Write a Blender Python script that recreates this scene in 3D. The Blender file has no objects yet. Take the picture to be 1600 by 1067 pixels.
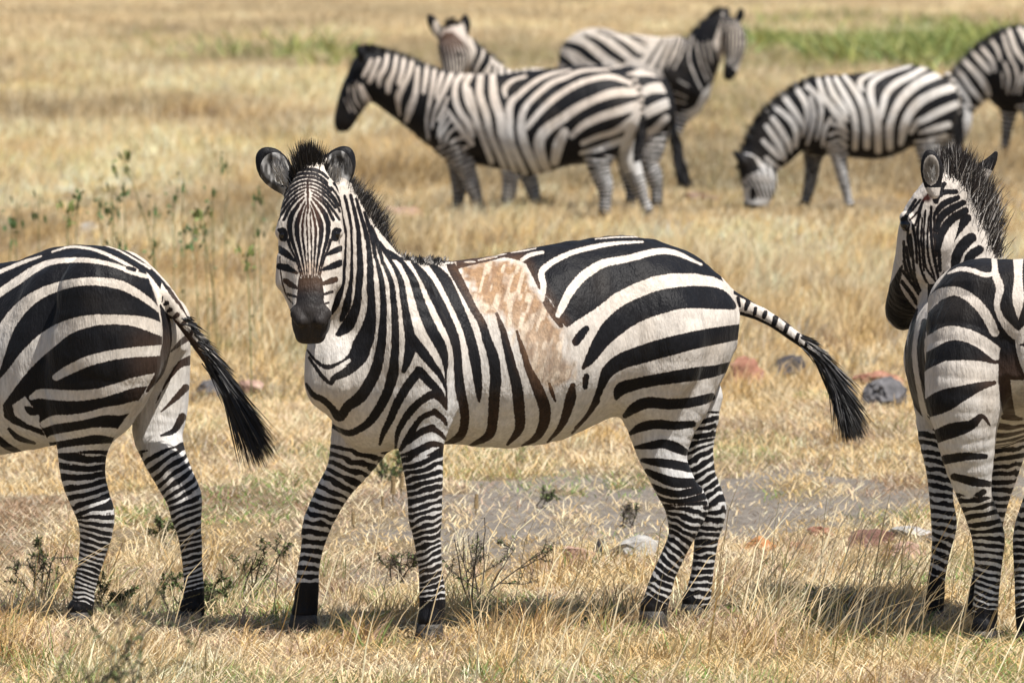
import bpy, bmesh, math, time
import numpy as np

T0 = time.time()
SC = bpy.context.scene
COL = SC.collection
R = math.radians
F32 = np.float32
rng = np.random.default_rng(7)

# ------------------------------------------------------------------ camera, sky, sun, exposure
FPX = 10800.0          # focal length in photo pixels (photo is 1600 wide)
CAMH = 2.4
PITCH = math.atan(624.5 / FPX)
cam_d = bpy.data.cameras.new("camera")
cam_d.sensor_fit = 'HORIZONTAL'
cam_d.sensor_width = 36.0
cam_d.lens = 36.0 * FPX / 1600.0
cam_d.clip_start = 0.5
cam_d.clip_end = 8000
cam_d.dof.use_dof = True
cam_d.dof.focus_distance = 23.75
cam_d.dof.aperture_fstop = 7.0
cam_d.dof.aperture_blades = 9
cam = bpy.data.objects.new("camera", cam_d)
COL.objects.link(cam)
cam.location = (0, 0, CAMH)
cam.rotation_euler = (R(90) - PITCH, 0, 0)
SC.camera = cam

SUN_TO = np.array([0.34, -0.29, 0.90])
SUN_TO = SUN_TO / np.linalg.norm(SUN_TO)
SUN_EL = math.asin(SUN_TO[2])
SUN_AZ = math.atan2(SUN_TO[0], SUN_TO[1])      # clockwise from +Y
w = bpy.data.worlds.new("World")
SC.world = w
w.use_nodes = True
nt = w.node_tree
bg = nt.nodes["Background"]
sky = nt.nodes.new("ShaderNodeTexSky")
sky.sky_type = 'NISHITA'
sky.sun_disc = False
sky.sun_elevation = SUN_EL
sky.sun_rotation = SUN_AZ
nt.links.new(sky.outputs[0], bg.inputs[0])
bg.inputs[1].default_value = 0.060
sd = bpy.data.lights.new("sun", 'SUN')
sd.energy = 5.0
sd.angle = R(0.53)
sd.color = (1.0, 0.955, 0.885)
sun = bpy.data.objects.new("sun", sd)
COL.objects.link(sun)
from mathutils import Vector
sun.rotation_euler = Vector(SUN_TO).to_track_quat('Z', 'Y').to_euler()
sun.location = (15, -12, 40)
SC.view_settings.view_transform = 'Standard'
SC.view_settings.look = 'None'
SC.view_settings.gamma = 1.0
SC.view_settings.exposure = 0.46

# ------------------------------------------------------------------ projection helpers
CP, SP = math.cos(PITCH), math.sin(PITCH)
def P(px, py, Y):
    """world point seen at photo pixel (px,py) at depth Y"""
    a = (px - 800.0) / FPX
    b = -(py - 533.5) / FPX
    dy = CP + b * SP
    dz = -SP + b * CP
    s = Y / dy
    return np.array([a * s, Y, CAMH + dz * s])
def proj(p):
    x, y, z = p[:, 0], p[:, 1], p[:, 2] - CAMH
    fw = y * CP - z * SP
    up = y * SP + z * CP
    return np.stack([800 + FPX * x / fw, 533.5 - FPX * up / fw], 1)
def ground_py(Y):
    return float(proj(np.array([[0.0, Y, 0.0]]))[0, 1])

def cr(pts, n):
    """Catmull-Rom resample rows of pts, n pieces per span"""
    p = np.asarray(pts, float)
    if len(p) < 3 or n < 2:
        return p
    q = np.vstack([2 * p[0] - p[1], p, 2 * p[-1] - p[-2]])
    out = []
    for i in range(1, len(q) - 2):
        a, b, c, d = q[i - 1], q[i], q[i + 1], q[i + 2]
        for k in range(n):
            t = k / n
            out.append(0.5 * (2 * b + (c - a) * t + (2 * a - 5 * b + 4 * c - d) * t * t + (3 * b - a - 3 * c + d) * t ** 3))
    out.append(p[-1])
    return np.array(out)

_H = np.random.default_rng(3).random((64, 64, 64)).astype(F32)
def vnoise(p):
    p = np.asarray(p, F32)
    i = np.floor(p).astype(np.int32)
    f = p - i
    f = f * f * (3 - 2 * f)
    i &= 63
    j = (i + 1) & 63
    a, b, c = i[:, 0], i[:, 1], i[:, 2]
    d, e, g = j[:, 0], j[:, 1], j[:, 2]
    x, y, z = f[:, 0], f[:, 1], f[:, 2]
    def L(u, v, t): return u + (v - u) * t
    return L(L(L(_H[a, b, c], _H[d, b, c], x), L(_H[a, e, c], _H[d, e, c], x), y),
             L(L(_H[a, b, g], _H[d, b, g], x), L(_H[a, e, g], _H[d, e, g], x), y), z)
def sstep(a, b, x):
    t = np.clip((x - a) / (b - a), 0, 1)
    return t * t * (3 - 2 * t)

# ------------------------------------------------------------------ object helpers
def tag(o, label=None, cat=None, group=None, kind=None):
    if label: o["label"] = label
    if cat: o["category"] = cat
    if group: o["group"] = group
    if kind: o["kind"] = kind
    return o
def empty(name, loc):
    o = bpy.data.objects.new(name, None)
    o.empty_display_size = 0.1
    COL.objects.link(o)
    o.location = loc
    return o
def mesh_obj(name, verts, quads, mat, parent=None, tris=None, smooth=True, origin=None, attrs=None, fattrs=None):
    me = bpy.data.meshes.new(name)
    v = np.asarray(verts, F32)
    org = np.zeros(3) if origin is None else np.asarray(origin, float)
    v = v - org.astype(F32)
    nq = 0 if quads is None else len(quads)
    ntr = 0 if tris is None else len(tris)
    me.vertices.add(len(v))
    me.vertices.foreach_set("co", v.ravel())
    loops = []
    starts = []
    if nq:
        loops.append(np.asarray(quads, np.int32).ravel())
        starts.append(np.arange(nq, dtype=np.int32) * 4)
    if ntr:
        loops.append(np.asarray(tris, np.int32).ravel())
        starts.append(nq * 4 + np.arange(ntr, dtype=np.int32) * 3)
    loops = np.concatenate(loops)
    starts = np.concatenate(starts)
    me.loops.add(len(loops))
    me.loops.foreach_set("vertex_index", loops)
    me.polygons.add(nq + ntr)
    me.polygons.foreach_set("loop_start", starts)
    me.update(calc_edges=True)
    if smooth:
        me.polygons.foreach_set("use_smooth", np.ones(nq + ntr, bool))
    for k, a in (attrs or {}).items():
        at = me.attributes.new(k, 'FLOAT_COLOR', 'POINT')
        c = np.ones((len(v), 4), F32)
        c[:, :3] = a
        at.data.foreach_set("color", c.ravel())
    for k, a in (fattrs or {}).items():
        at = me.attributes.new(k, 'FLOAT', 'POINT')
        at.data.foreach_set("value", np.asarray(a, F32))
    me.materials.append(mat)
    o = bpy.data.objects.new(name, me)
    COL.objects.link(o)
    if parent is not None:
        o.parent = parent
        o.location = org - np.array(parent.location)
    else:
        o.location = org
    return o

# ------------------------------------------------------------------ materials
def new_mat(name):
    m = bpy.data.materials.new(name)
    m.use_nodes = True
    t = m.node_tree
    return m, t, t.nodes["Principled BSDF"], t.links.new, t.nodes.new
def attr_node(N, name):
    a = N("ShaderNodeAttribute")
    a.attribute_name = name
    return a

def coat_material():
    m, t, bs, L, N = new_mat("zebra_coat")
    li, da, st = attr_node(N, "light"), attr_node(N, "dark"), attr_node(N, "stripe")
    tc = N("ShaderNodeTexCoord")
    mp = N("ShaderNodeMapping"); mp.inputs["Scale"].default_value = (160, 160, 45)
    L(tc.outputs["Object"], mp.inputs[0])
    n1 = N("ShaderNodeTexNoise"); n1.inputs["Scale"].default_value = 1.0; n1.inputs["Detail"].default_value = 2
    L(mp.outputs[0], n1.inputs["Vector"])
    a1 = N("ShaderNodeMath"); a1.operation = 'MULTIPLY_ADD'
    L(n1.outputs["Fac"], a1.inputs[0]); a1.inputs[1].default_value = 3.4; a1.inputs[2].default_value = -1.7
    a2 = N("ShaderNodeMath"); a2.operation = 'ADD'
    L(st.outputs["Fac"], a2.inputs[0]); L(a1.outputs[0], a2.inputs[1])
    mr = N("ShaderNodeMapRange"); mr.interpolation_type = 'SMOOTHSTEP'
    mr.inputs["From Min"].default_value = -0.7; mr.inputs["From Max"].default_value = 0.7
    L(a2.outputs[0], mr.inputs["Value"])
    mx = N("ShaderNodeMix"); mx.data_type = 'RGBA'
    rim = N("ShaderNodeMapRange"); rim.inputs["From Min"].default_value = -.2; rim.inputs["From Max"].default_value = 1.5
    L(a2.outputs[0], rim.inputs["Value"])
    dk = N("ShaderNodeMix"); dk.data_type = 'RGBA'; dk.inputs["A"].default_value = (.05, .031, .024, 1)
    L(rim.outputs[0], dk.inputs["Factor"]); L(da.outputs["Color"], dk.inputs["B"])
    L(mr.outputs[0], mx.inputs["Factor"]); L(li.outputs["Color"], mx.inputs["A"]); L(dk.outputs["Result"], mx.inputs["B"])
    n2 = N("ShaderNodeTexNoise"); n2.inputs["Scale"].default_value = 1.0; n2.inputs["Detail"].default_value = 6; n2.inputs["Roughness"].default_value = .65
    mp2 = N("ShaderNodeMapping"); mp2.inputs["Scale"].default_value = (70, 70, 22)
    L(tc.outputs["Object"], mp2.inputs[0]); L(mp2.outputs[0], n2.inputs["Vector"])
    mr2 = N("ShaderNodeMapRange"); mr2.inputs["From Min"].default_value = 0.3; mr2.inputs["From Max"].default_value = 0.7
    mr2.inputs["To Min"].default_value = 0.74; mr2.inputs["To Max"].default_value = 1.12
    L(n2.outputs["Fac"], mr2.inputs["Value"])
    mm = N("ShaderNodeMix"); mm.data_type = 'RGBA'; mm.blend_type = 'MULTIPLY'; mm.inputs["Factor"].default_value = 1.0
    L(mx.outputs["Result"], mm.inputs["A"]); L(mr2.outputs[0], mm.inputs["B"])
    L(mm.outputs["Result"], bs.inputs["Base Color"])
    bs.inputs["Roughness"].default_value = 0.55
    bs.inputs["Specular IOR Level"].default_value = 0.16
    bs.inputs["Sheen Weight"].default_value = 0.03
    bs.inputs["Sheen Roughness"].default_value = 0.4
    b = N("ShaderNodeBump"); b.inputs["Strength"].default_value = 0.55; b.inputs["Distance"].default_value = 0.005
    L(n1.outputs["Fac"], b.inputs["Height"])
    b2 = N("ShaderNodeBump"); b2.inputs["Strength"].default_value = 0.45; b2.inputs["Distance"].default_value = 0.02
    n3 = N("ShaderNodeTexNoise"); n3.inputs["Scale"].default_value = 1; n3.inputs["Detail"].default_value = 3
    mp3 = N("ShaderNodeMapping"); mp3.inputs["Scale"].default_value = (22, 22, 7)
    L(tc.outputs["Object"], mp3.inputs[0]); L(mp3.outputs[0], n3.inputs["Vector"]); L(n3.outputs["Fac"], b2.inputs["Height"])
    L(b.outputs[0], b2.inputs["Normal"]); L(b2.outputs[0], bs.inputs["Normal"])
    return m
def blade_material(name, rough=0.6, transl=0.3, spec=0.25):
    m, t, bs, L, N = new_mat(name)
    a = attr_node(N, "col")
    L(a.outputs["Color"], bs.inputs["Base Color"])
    bs.inputs["Roughness"].default_value = rough
    bs.inputs["Specular IOR Level"].default_value = spec
    if transl > 0:
        tr = N("ShaderNodeBsdfTranslucent")
        L(a.outputs["Color"], tr.inputs["Color"])
        ms = N("ShaderNodeMixShader"); ms.inputs[0].default_value = transl
        L(bs.outputs[0], ms.inputs[1]); L(tr.outputs[0], ms.inputs[2])
        L(ms.outputs[0], t.nodes["Material Output"].inputs["Surface"])
    return m
def plain_material(name, col, rough, spec=0.5, noise=None):
    m, t, bs, L, N = new_mat(name)
    bs.inputs["Roughness"].default_value = rough
    bs.inputs["Specular IOR Level"].default_value = spec
    if noise:
        tc = N("ShaderNodeTexCoord")
        n = N("ShaderNodeTexNoise"); n.inputs["Scale"].default_value = noise; n.inputs["Detail"].default_value = 6
        L(tc.outputs["Object"], n.inputs["Vector"])
        r = N("ShaderNodeValToRGB")
        r.color_ramp.elements[0].position = 0.3; r.color_ramp.elements[1].position = 0.7
        r.color_ramp.elements[0].color = (*[c * 0.55 for c in col], 1)
        r.color_ramp.elements[1].color = (*[min(1, c * 1.35) for c in col], 1)
        L(n.outputs["Fac"], r.inputs[0]); L(r.outputs[0], bs.inputs["Base Color"])
        b = N("ShaderNodeBump"); b.inputs["Strength"].default_value = 0.6; b.inputs["Distance"].default_value = 0.02
        L(n.outputs["Fac"], b.inputs["Height"]); L(b.outputs[0], bs.inputs["Normal"])
    else:
        bs.inputs["Base Color"].default_value = (*col, 1)
    return m
M_COAT = coat_material()
M_HAIR = blade_material("zebra_hair", 0.5, 0.0, 0.4)
M_GRASS = blade_material("dry_grass", 0.6, 0.2, 0.25)
M_LEAF = blade_material("leaf", 0.5, 0.25, 0.35)
M_TWIG = plain_material("twig_bark", (0.085, 0.07, 0.055), 0.9, 0.2, 60)
M_EYE = plain_material("eye", (0.008, 0.006, 0.005), 0.08, 0.6)
M_HOOF = plain_material("hoof_horn", (0.05, 0.045, 0.04), 0.55, 0.4, 40)

# ------------------------------------------------------------------ ground layout
def terrain_h(x, y):
    return (0.018 * np.sin(x * 1.7 + 0.5 * y) + 0.015 * np.sin(y * 1.3 - 0.7 * x + 1.0) +
            0.012 * np.sin(2.9 * x + 1.1 * y + 2.0)) * np.clip(1.2 - np.abs(y) / 400, 0, 1)
def pathmask(x, y):
    """1 on the trodden grey path that crosses behind the front zebras"""
    p = np.stack([x, y * 0 + y, np.zeros_like(x)], 1)
    q = proj(p)
    px, py = q[:, 0], q[:, 1]
    n = vnoise(np.stack([x * 1.1, y * 0.55, x * 0 + 3], 1)) - 0.5
    n2 = vnoise(np.stack([x * 4.0, y * 1.6, x * 0 + 9], 1)) - 0.5
    c = 768 + (1430 - px) * 0.085
    d = np.abs(py - c + n * 80 + n2 * 70)
    m = (1 - sstep(26, 74, d)) * (.62 + .38 * sstep(.38, .56, n2 * .8 + .5 + n * .5))
    c2 = 905 - (px - 500) * 0.03
    m2 = (1 - sstep(14, 40, np.abs(py - c2 + n * 40 + n2 * 20))) * (1 - sstep(560, 820, px)) * sstep(200, 380, px) * 0.9
    m = m * (.35 + .65 * sstep(440, 760, px))
    return np.maximum(m, m2 * .7)
def tall_mask(x, y):
    """0 on short trampled turf, 1 in the tall standing grass beyond"""
    n = vnoise(np.stack([x * 0.5, y * 0.25, x * 0 + 5], 1)) - 0.5
    return sstep(36.0, 43.0, y + n * 8)

# ------------------------------------------------------------------ implicit-surface animals
def surface_nets(d, org, h):
    s = d < 0
    nx, ny, nz = d.shape
    cnt = np.zeros((nx - 1, ny - 1, nz - 1), np.uint8)
    for i in (0, 1):
        for j in (0, 1):
            for k in (0, 1):
                cnt += s[i:nx - 1 + i, j:ny - 1 + j, k:nz - 1 + k]
    act = (cnt > 0) & (cnt < 8)
    ci = np.argwhere(act)
    idx = np.full(cnt.shape, -1, np.int32)
    idx[act] = np.arange(len(ci), dtype=np.int32)
    cor = np.array([[i, j, k] for i in (0, 1) for j in (0, 1) for k in (0, 1)])
    val = np.stack([d[ci[:, 0] + c[0], ci[:, 1] + c[1], ci[:, 2] + c[2]] for c in cor], 1)
    acc = np.zeros((len(ci), 3)); n = np.zeros(len(ci))
    for a in range(8):
        for b in range(a + 1, 8):
            if np.abs(cor[a] - cor[b]).sum() != 1: continue
            x = (val[:, a] < 0) != (val[:, b] < 0)
            t = val[x, a] / (val[x, a] - val[x, b])
            acc[x] += cor[a] + t[:, None] * (cor[b] - cor[a])
            n[x] += 1
    V = (ci + acc / n[:, None]) * h + org
    Q = []
    for ax in range(3):
        sl0 = [slice(None)] * 3; sl1 = [slice(None)] * 3
        sl0[ax] = slice(0, -1); sl1[ax] = slice(1, None)
        e = s[tuple(sl0)] != s[tuple(sl1)]
        g = np.argwhere(e)
        o1, o2 = [(1, 2), (2, 0), (0, 1)][ax]
        ok = (g[:, o1] > 0) & (g[:, o2] > 0) & (g[:, o1] < d.shape[o1] - 1) & (g[:, o2] < d.shape[o2] - 1)
        g = g[ok]
        ins = s[g[:, 0], g[:, 1], g[:, 2]]
        def at(a, b):
            q = g.copy(); q[:, o1] -= a; q[:, o2] -= b
            return idx[q[:, 0], q[:, 1], q[:, 2]]
        q = np.stack([at(1, 1), at(0, 1), at(0, 0), at(1, 0)], 1)
        q[~ins] = q[~ins][:, ::-1]
        Q.append(q)
    return V, np.vstack(Q)

def laplace(V, Q, it, lam=0.5):
    E = np.vstack([Q[:, [0, 1]], Q[:, [1, 2]], Q[:, [2, 3]], Q[:, [3, 0]]])
    n = len(V)
    deg = np.bincount(E[:, 0], minlength=n) + np.bincount(E[:, 1], minlength=n)
    for i in range(it):
        l = lam if i % 2 == 0 else -lam * 1.04
        S = np.stack([np.bincount(E[:, 0], V[E[:, 1], k], n) + np.bincount(E[:, 1], V[E[:, 0], k], n) for k in range(3)], 1)
        V = V + l * (S / deg[:, None] - V)
    return V
def subdivide(V, Q):
    E = np.vstack([Q[:, [0, 1]], Q[:, [1, 2]], Q[:, [2, 3]], Q[:, [3, 0]]])
    E.sort(1)
    key = E[:, 0].astype(np.int64) * len(V) + E[:, 1]
    u, inv = np.unique(key, return_inverse=True)
    mid = 0.5 * (V[(u // len(V))] + V[(u % len(V))])
    n = len(V); nq = len(Q)
    cen = V[Q].mean(1)
    m = n + inv.reshape(4, nq)
    c = n + len(u) + np.arange(nq)
    Q2 = np.vstack([np.stack([Q[:, 0], m[0], c, m[3]], 1), np.stack([m[0], Q[:, 1], m[1], c], 1),
                    np.stack([c, m[1], Q[:, 2], m[2]], 1), np.stack([m[3], c, m[2], Q[:, 3]], 1)])
    return np.vstack([V, mid, cen]), Q2.astype(np.int32)

class Zebra:
    def __init__(s, Y0, voxel):
        s.Y0, s.h = Y0, voxel
        s.pr = []
        s.legs = []
        s.relief = 1.0
        s.S = Y0 / FPX
    def pt(s, px, py, dy): return P(px, py, s.Y0 + dy)
    def chain(s, rows, k=0.03, tag='body', n=3, sub=False):
        """rows: px,py,dy,r_px[,q]"""
        r = cr([(list(a) + [1.0])[:5] for a in rows], n)
        pos = np.array([s.pt(a[0], a[1], a[2]) for a in r])
        rad = r[:, 3] * (s.Y0 + r[:, 2]) / FPX
        s.pr.append(dict(kind='sub' if sub else 'chain', pos=pos, rad=rad, q=r[:, 4], k=k, tag=tag))
        return s.pr[-1]
    def torso(s, rows, k=0.03, drop=0.12):
        """rows: px,top,bottom,dy,halfwidth_m"""
        r = cr(rows, 6)
        tp = np.array([s.pt(a[0], a[1], a[3]) for a in r]); bt = np.array([s.pt(a[0], a[2], a[3]) for a in r])
        s.pr.append(dict(kind='torso', x=tp[:, 0], zc=(tp[:, 2] + bt[:, 2]) / 2, hz=np.maximum((tp[:, 2] - bt[:, 2]) / 2, .01),
                         y=tp[:, 1], w=np.maximum(r[:, 4], .01), k=k, tag='body', drop=drop))
    def leg(s, rows, hoof, tagname, ring, k=0.03, n=3, back=0):
        """hoof: px,dy,r ; the sole touches the ground at that depth.  ring: dict of stripe settings"""
        gy = ground_py(s.Y0 + hoof[1])
        last = rows[-1]
        lq = last[4] if len(last) > 4 else 1
        hr = hoof[2]
        rows = list(rows) + [(hoof[0] * .6 + last[0] * .4, gy - hr * 1.5, hoof[1], hr * .82, lq)]
        p = s.chain(rows, k, tagname, n)
        if back:
            n_ = len(rows)
            kn = [i for i in range(n_) if rows[i][1] > rows[-1][1] - 135 * 24 / s.Y0]
            s.chain([(rows[i][0] + back * rows[i][3] * .45, rows[i][1], rows[i][2], rows[i][3] * .62) for i in kn[:-1]], .006, tagname, 2)
            fx = rows[-2]
            s.chain([(fx[0] + back * fx[3] * .5, fx[1] - 8, fx[2], fx[3] * .62), (fx[0] + back * fx[3] * .55, fx[1] + 6, fx[2], fx[3] * .6)], .012, tagname, 2)
        s.legs.append(dict(tag=tagname, ring=ring, hoof=hoof, gy=gy, top=rows[-1]))
        return p
    def dist(s, p, X, Y, Z):
        """X,Y,Z broadcastable arrays"""
        if p['kind'] == 'torso':
            xs = np.clip(X, p['x'].min(), p['x'].max())
            o = np.argsort(p['x'])
            zc = np.interp(xs, p['x'][o], p['zc'][o]); hz = np.interp(xs, p['x'][o], p['hz'][o])
            yc = np.interp(xs, p['x'][o], p['y'][o]); w_ = np.interp(xs, p['x'][o], p['w'][o])
            u = (Z - zc) / hz
            wz = w_ * (1 - p['drop'] * np.clip(u, -1, 1.2))
            e = np.sqrt(u * u + ((Y - yc) / wz) ** 2)
            g = (e - 1) * np.minimum(hz, w_)
            dx = np.abs(X - xs)
            return np.where(dx > 0, np.sqrt(dx * dx + np.maximum(g, 0) ** 2), g)
        best = None
        for i in range(len(p['pos']) - 1):
            a, b = p['pos'][i], p['pos'][i + 1]
            ab = b - a
            t = np.clip(((X - a[0]) * ab[0] + (Y - a[1]) * ab[1] + (Z - a[2]) * ab[2]) / (ab @ ab + 1e-12), 0, 1)
            q = p['q'][i] + t * (p['q'][i + 1] - p['q'][i])
            r = p['rad'][i] + t * (p['rad'][i + 1] - p['rad'][i])
            g = np.sqrt((X - a[0] - t * ab[0]) ** 2 + ((Y - a[1] - t * ab[1]) / q) ** 2 + (Z - a[2] - t * ab[2]) ** 2) - r
            g = g * np.minimum(1, q)
            best = g if best is None else np.minimum(best, g)
        return best
    def bbox(s, p):
        if p['kind'] == 'torso':
            return (np.array([p['x'].min(), (p['y'] - p['w'] * 1.15).min(), (p['zc'] - p['hz']).min()]),
                    np.array([p['x'].max(), (p['y'] + p['w'] * 1.15).max(), (p['zc'] + p['hz']).max()]))
        rr = p['rad'][:, None] * np.stack([np.ones_like(p['q']), np.maximum(p['q'], .2), np.ones_like(p['q'])], 1)
        return (p['pos'] - rr).min(0), (p['pos'] + rr).max(0)
    def build(s, sub=0, smooth=4):
        h = s.h
        bb = [s.bbox(p) for p in s.pr if p['kind'] != 'sub']
        lo = np.min([b[0] for b in bb], 0) - 4 * h; hi = np.max([b[1] for b in bb], 0) + 4 * h
        N = np.ceil((hi - lo) / h).astype(int) + 1
        d = np.full(N, 0.5, F32)
        ax = [(lo[i] + h * np.arange(N[i])).astype(F32) for i in range(3)]
        for p in s.pr:
            a, b = s.bbox(p)
            pad = p['k'] + 4 * h
            i0 = np.maximum(((a - pad - lo) / h).astype(int), 0); i1 = np.minimum(((b + pad - lo) / h).astype(int) + 2, N)
            X, Y, Z = ax[0][i0[0]:i1[0], None, None], ax[1][None, i0[1]:i1[1], None], ax[2][None, None, i0[2]:i1[2]]
            sl = tuple(slice(i0[i], i1[i]) for i in range(3))
            if p['kind'] == 'torso':
                g = s.dist(p, X, Y, Z).astype(F32)
            else:   # spans evaluated in their own boxes
                g = np.full([i1[i] - i0[i] for i in range(3)], 0.5, F32)
                for k in range(len(p['pos']) - 1):
                    sp_ = dict(kind='chain', pos=p['pos'][k:k + 2], rad=p['rad'][k:k + 2], q=p['q'][k:k + 2])
                    a2, b2 = s.bbox(sp_)
                    j0 = np.maximum(((a2 - pad - lo) / h).astype(int), i0); j1 = np.minimum(((b2 + pad - lo) / h).astype(int) + 2, i1)
                    sub_ = tuple(slice(j0[i] - i0[i], j1[i] - i0[i]) for i in range(3))
                    gg = s.dist(sp_, ax[0][j0[0]:j1[0], None, None], ax[1][None, j0[1]:j1[1], None], ax[2][None, None, j0[2]:j1[2]])
                    g[sub_] = np.minimum(g[sub_], gg)
            D = d[sl]; k = p['k']
            if p['kind'] == 'sub':
                hh = np.maximum(k - np.abs(D + g), 0) / k
                d[sl] = np.maximum(D, -g) + hh * hh * k * .25
            else:
                hh = np.maximum(k - np.abs(D - g), 0) / k
                d[sl] = np.minimum(D, g) - hh * hh * k * .25
        V, Q = surface_nets(d, lo, h)
        del d
        V = laplace(V, Q, smooth)
        if s.relief:
            nrm = np.zeros_like(V)
            fn = np.cross(V[Q[:, 2]] - V[Q[:, 0]], V[Q[:, 3]] - V[Q[:, 1]])
            for k in range(4):
                for c in range(3): nrm[:, c] += np.bincount(Q[:, k], fn[:, c], len(V))
            nrm /= np.linalg.norm(nrm, axis=1)[:, None] + 1e-12
            z_ = V[:, 2]
            fold = vnoise(V * (16, 16, 3.2) + 5) + .5 * vnoise(V * (36, 36, 8) + 9) - .75
            big = vnoise(V * (5.5, 5.5, 4.5) + 21) - .5
            amp = sstep(.35, .6, z_)
            V = V + nrm * ((fold * .009 + big * .016) * amp + (vnoise(V * (26, 26, 10)) - .5) * .004 * (1 - amp))[:, None] * s.relief
        for _ in range(sub):
            V, Q = subdivide(V, Q)
        s.V, s.Q = V, Q
        s.uv = proj(V)
        # nearest part per vertex
        tags = sorted({p['tag'] for p in s.pr if p['kind'] != 'sub'})
        best = np.full(len(V), 9.0); lab = np.zeros(len(V), int)
        for p in s.pr:
            if p['kind'] == 'sub': continue
            a, b = s.bbox(p)
            m = np.all((V > a - .05) & (V < b + .05), 1)
            if not m.any(): continue
            g = s.dist(p, V[m, 0], V[m, 1], V[m, 2])
            i = np.where(m)[0]
            c = g < best[i]
            best[i[c]] = g[c]; lab[i[c]] = tags.index(p['tag'])
        s.lab, s.tags = lab, tags
    def mask(s, t): return s.lab == s.tags.index(t) if t in s.tags else np.zeros(len(s.lab), bool)
    # ---- coat pattern -------------------------------------------------
    def run_ops(s, ops, f=None, sel=None, uv=None):
        if uv is None: uv = s.uv if sel is None else s.uv[sel]
        if f is None: f = np.full(len(uv), -30.0)
        for op in ops:
            kind, crop, nums = op[0], op[1], op[2]
            x0, y0, sc = crop
            if kind in 'PQ':                      # filled polygon: P dark, Q light
                poly = np.array(nums, float).reshape(-1, 2) / sc + (x0, y0)
                g = poly_sdf(uv, poly)
                f = np.maximum(f, g) if kind == 'P' else np.minimum(f, -g)
                continue
            pl = np.array(nums, float).reshape(-1, 3) / sc
            pl[:, :2] += (x0, y0)
            pl = cr(pl, 5)
            pl[:, 2] = np.maximum(pl[:, 2], .3) * .5
            mg = pl[:, 2].max() + 8
            m = (uv[:, 0] > pl[:, 0].min() - mg) & (uv[:, 0] < pl[:, 0].max() + mg) & (uv[:, 1] > pl[:, 1].min() - mg) & (uv[:, 1] < pl[:, 1].max() + mg)
            if not m.any(): continue
            q = uv[m]
            g = np.full(len(q), -30.0)
            for i in range(len(pl) - 1):
                a, b = pl[i], pl[i + 1]
                ab = b[:2] - a[:2]
                t = np.clip(((q[:, 0] - a[0]) * ab[0] + (q[:, 1] - a[1]) * ab[1]) / (ab @ ab + 1e-9), 0, 1)
                dd = np.hypot(q[:, 0] - a[0] - t * ab[0], q[:, 1] - a[1] - t * ab[1])
                g = np.maximum(g, a[2] + t * (b[2] - a[2]) - dd)
            f[m] = np.maximum(f[m], g) if kind == 'B' else np.minimum(f[m], -g)
        return f
    def rings(s, f, seed=0):
        for lg in s.legs:
            r = lg['ring']
            m = s.mask(lg['tag'])
            if not m.any(): continue
            p = [q for q in s.pr if q['tag'] == lg['tag']][0]
            c = proj(p['pos'])
            L = np.r_[0, np.cumsum(np.hypot(*np.diff(c, axis=0).T))]
            uv = s.uv[m]
            bd = np.full(len(uv), 1e9); S = np.zeros(len(uv)); lat = np.zeros(len(uv))
            for i in range(len(c) - 1):
                ab = c[i + 1] - c[i]; l = np.hypot(*ab) + 1e-9
                t = ((uv - c[i]) @ ab) / l ** 2
                tc = np.clip(t, 0, 1)
                dd = np.hypot(*(uv - c[i] - tc[:, None] * ab).T)
                la = ((uv[:, 0] - c[i][0]) * -ab[1] + (uv[:, 1] - c[i][1]) * ab[0]) / l
                u = dd < bd
                bd[u] = dd[u]; S[u] = L[i] + (tc[u] if 0 < i < len(c) - 2 else t[u]) * l; lat[u] = la[u]
            wpx = s.V[m] / s.S
            sc = r.get('lam', 13.0)
            nz = vnoise(wpx / (sc * 1.1) + seed * 7.3) - .5
            nz2 = vnoise(wpx / (sc * .45) + seed * 3.1) - .5
            St = S + r.get('tilt', 0.0) * lat + r.get('curve', 0.0) * lat ** 2 / 20 + nz * sc * r.get('wob', .4) * .8 + nz2 * sc * .12
            lam = r.get('lam', 13.0) + (r.get('lam2', r.get('lam', 13.0)) - r.get('lam', 13.0)) * np.clip(St / L[-1], 0, 1)
            ph = St / lam + seed * .37
            tri = np.abs(2 * (ph - np.floor(ph)) - 1)
            bf = r.get('bf', .55) + (vnoise(wpx / (sc * .9) + 40 + seed) - .5) * .35
            g = (bf - tri) * lam * .5
            end = L[-1] - r.get('sock', 30)
            g = g + np.clip((S - end) / 14, 0, 3) * lam * .25
            mix = sstep(-5, 5, uv[:, 1] - r['from'])
            f[m] = f[m] * (1 - mix) + g * mix
        return f
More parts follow.
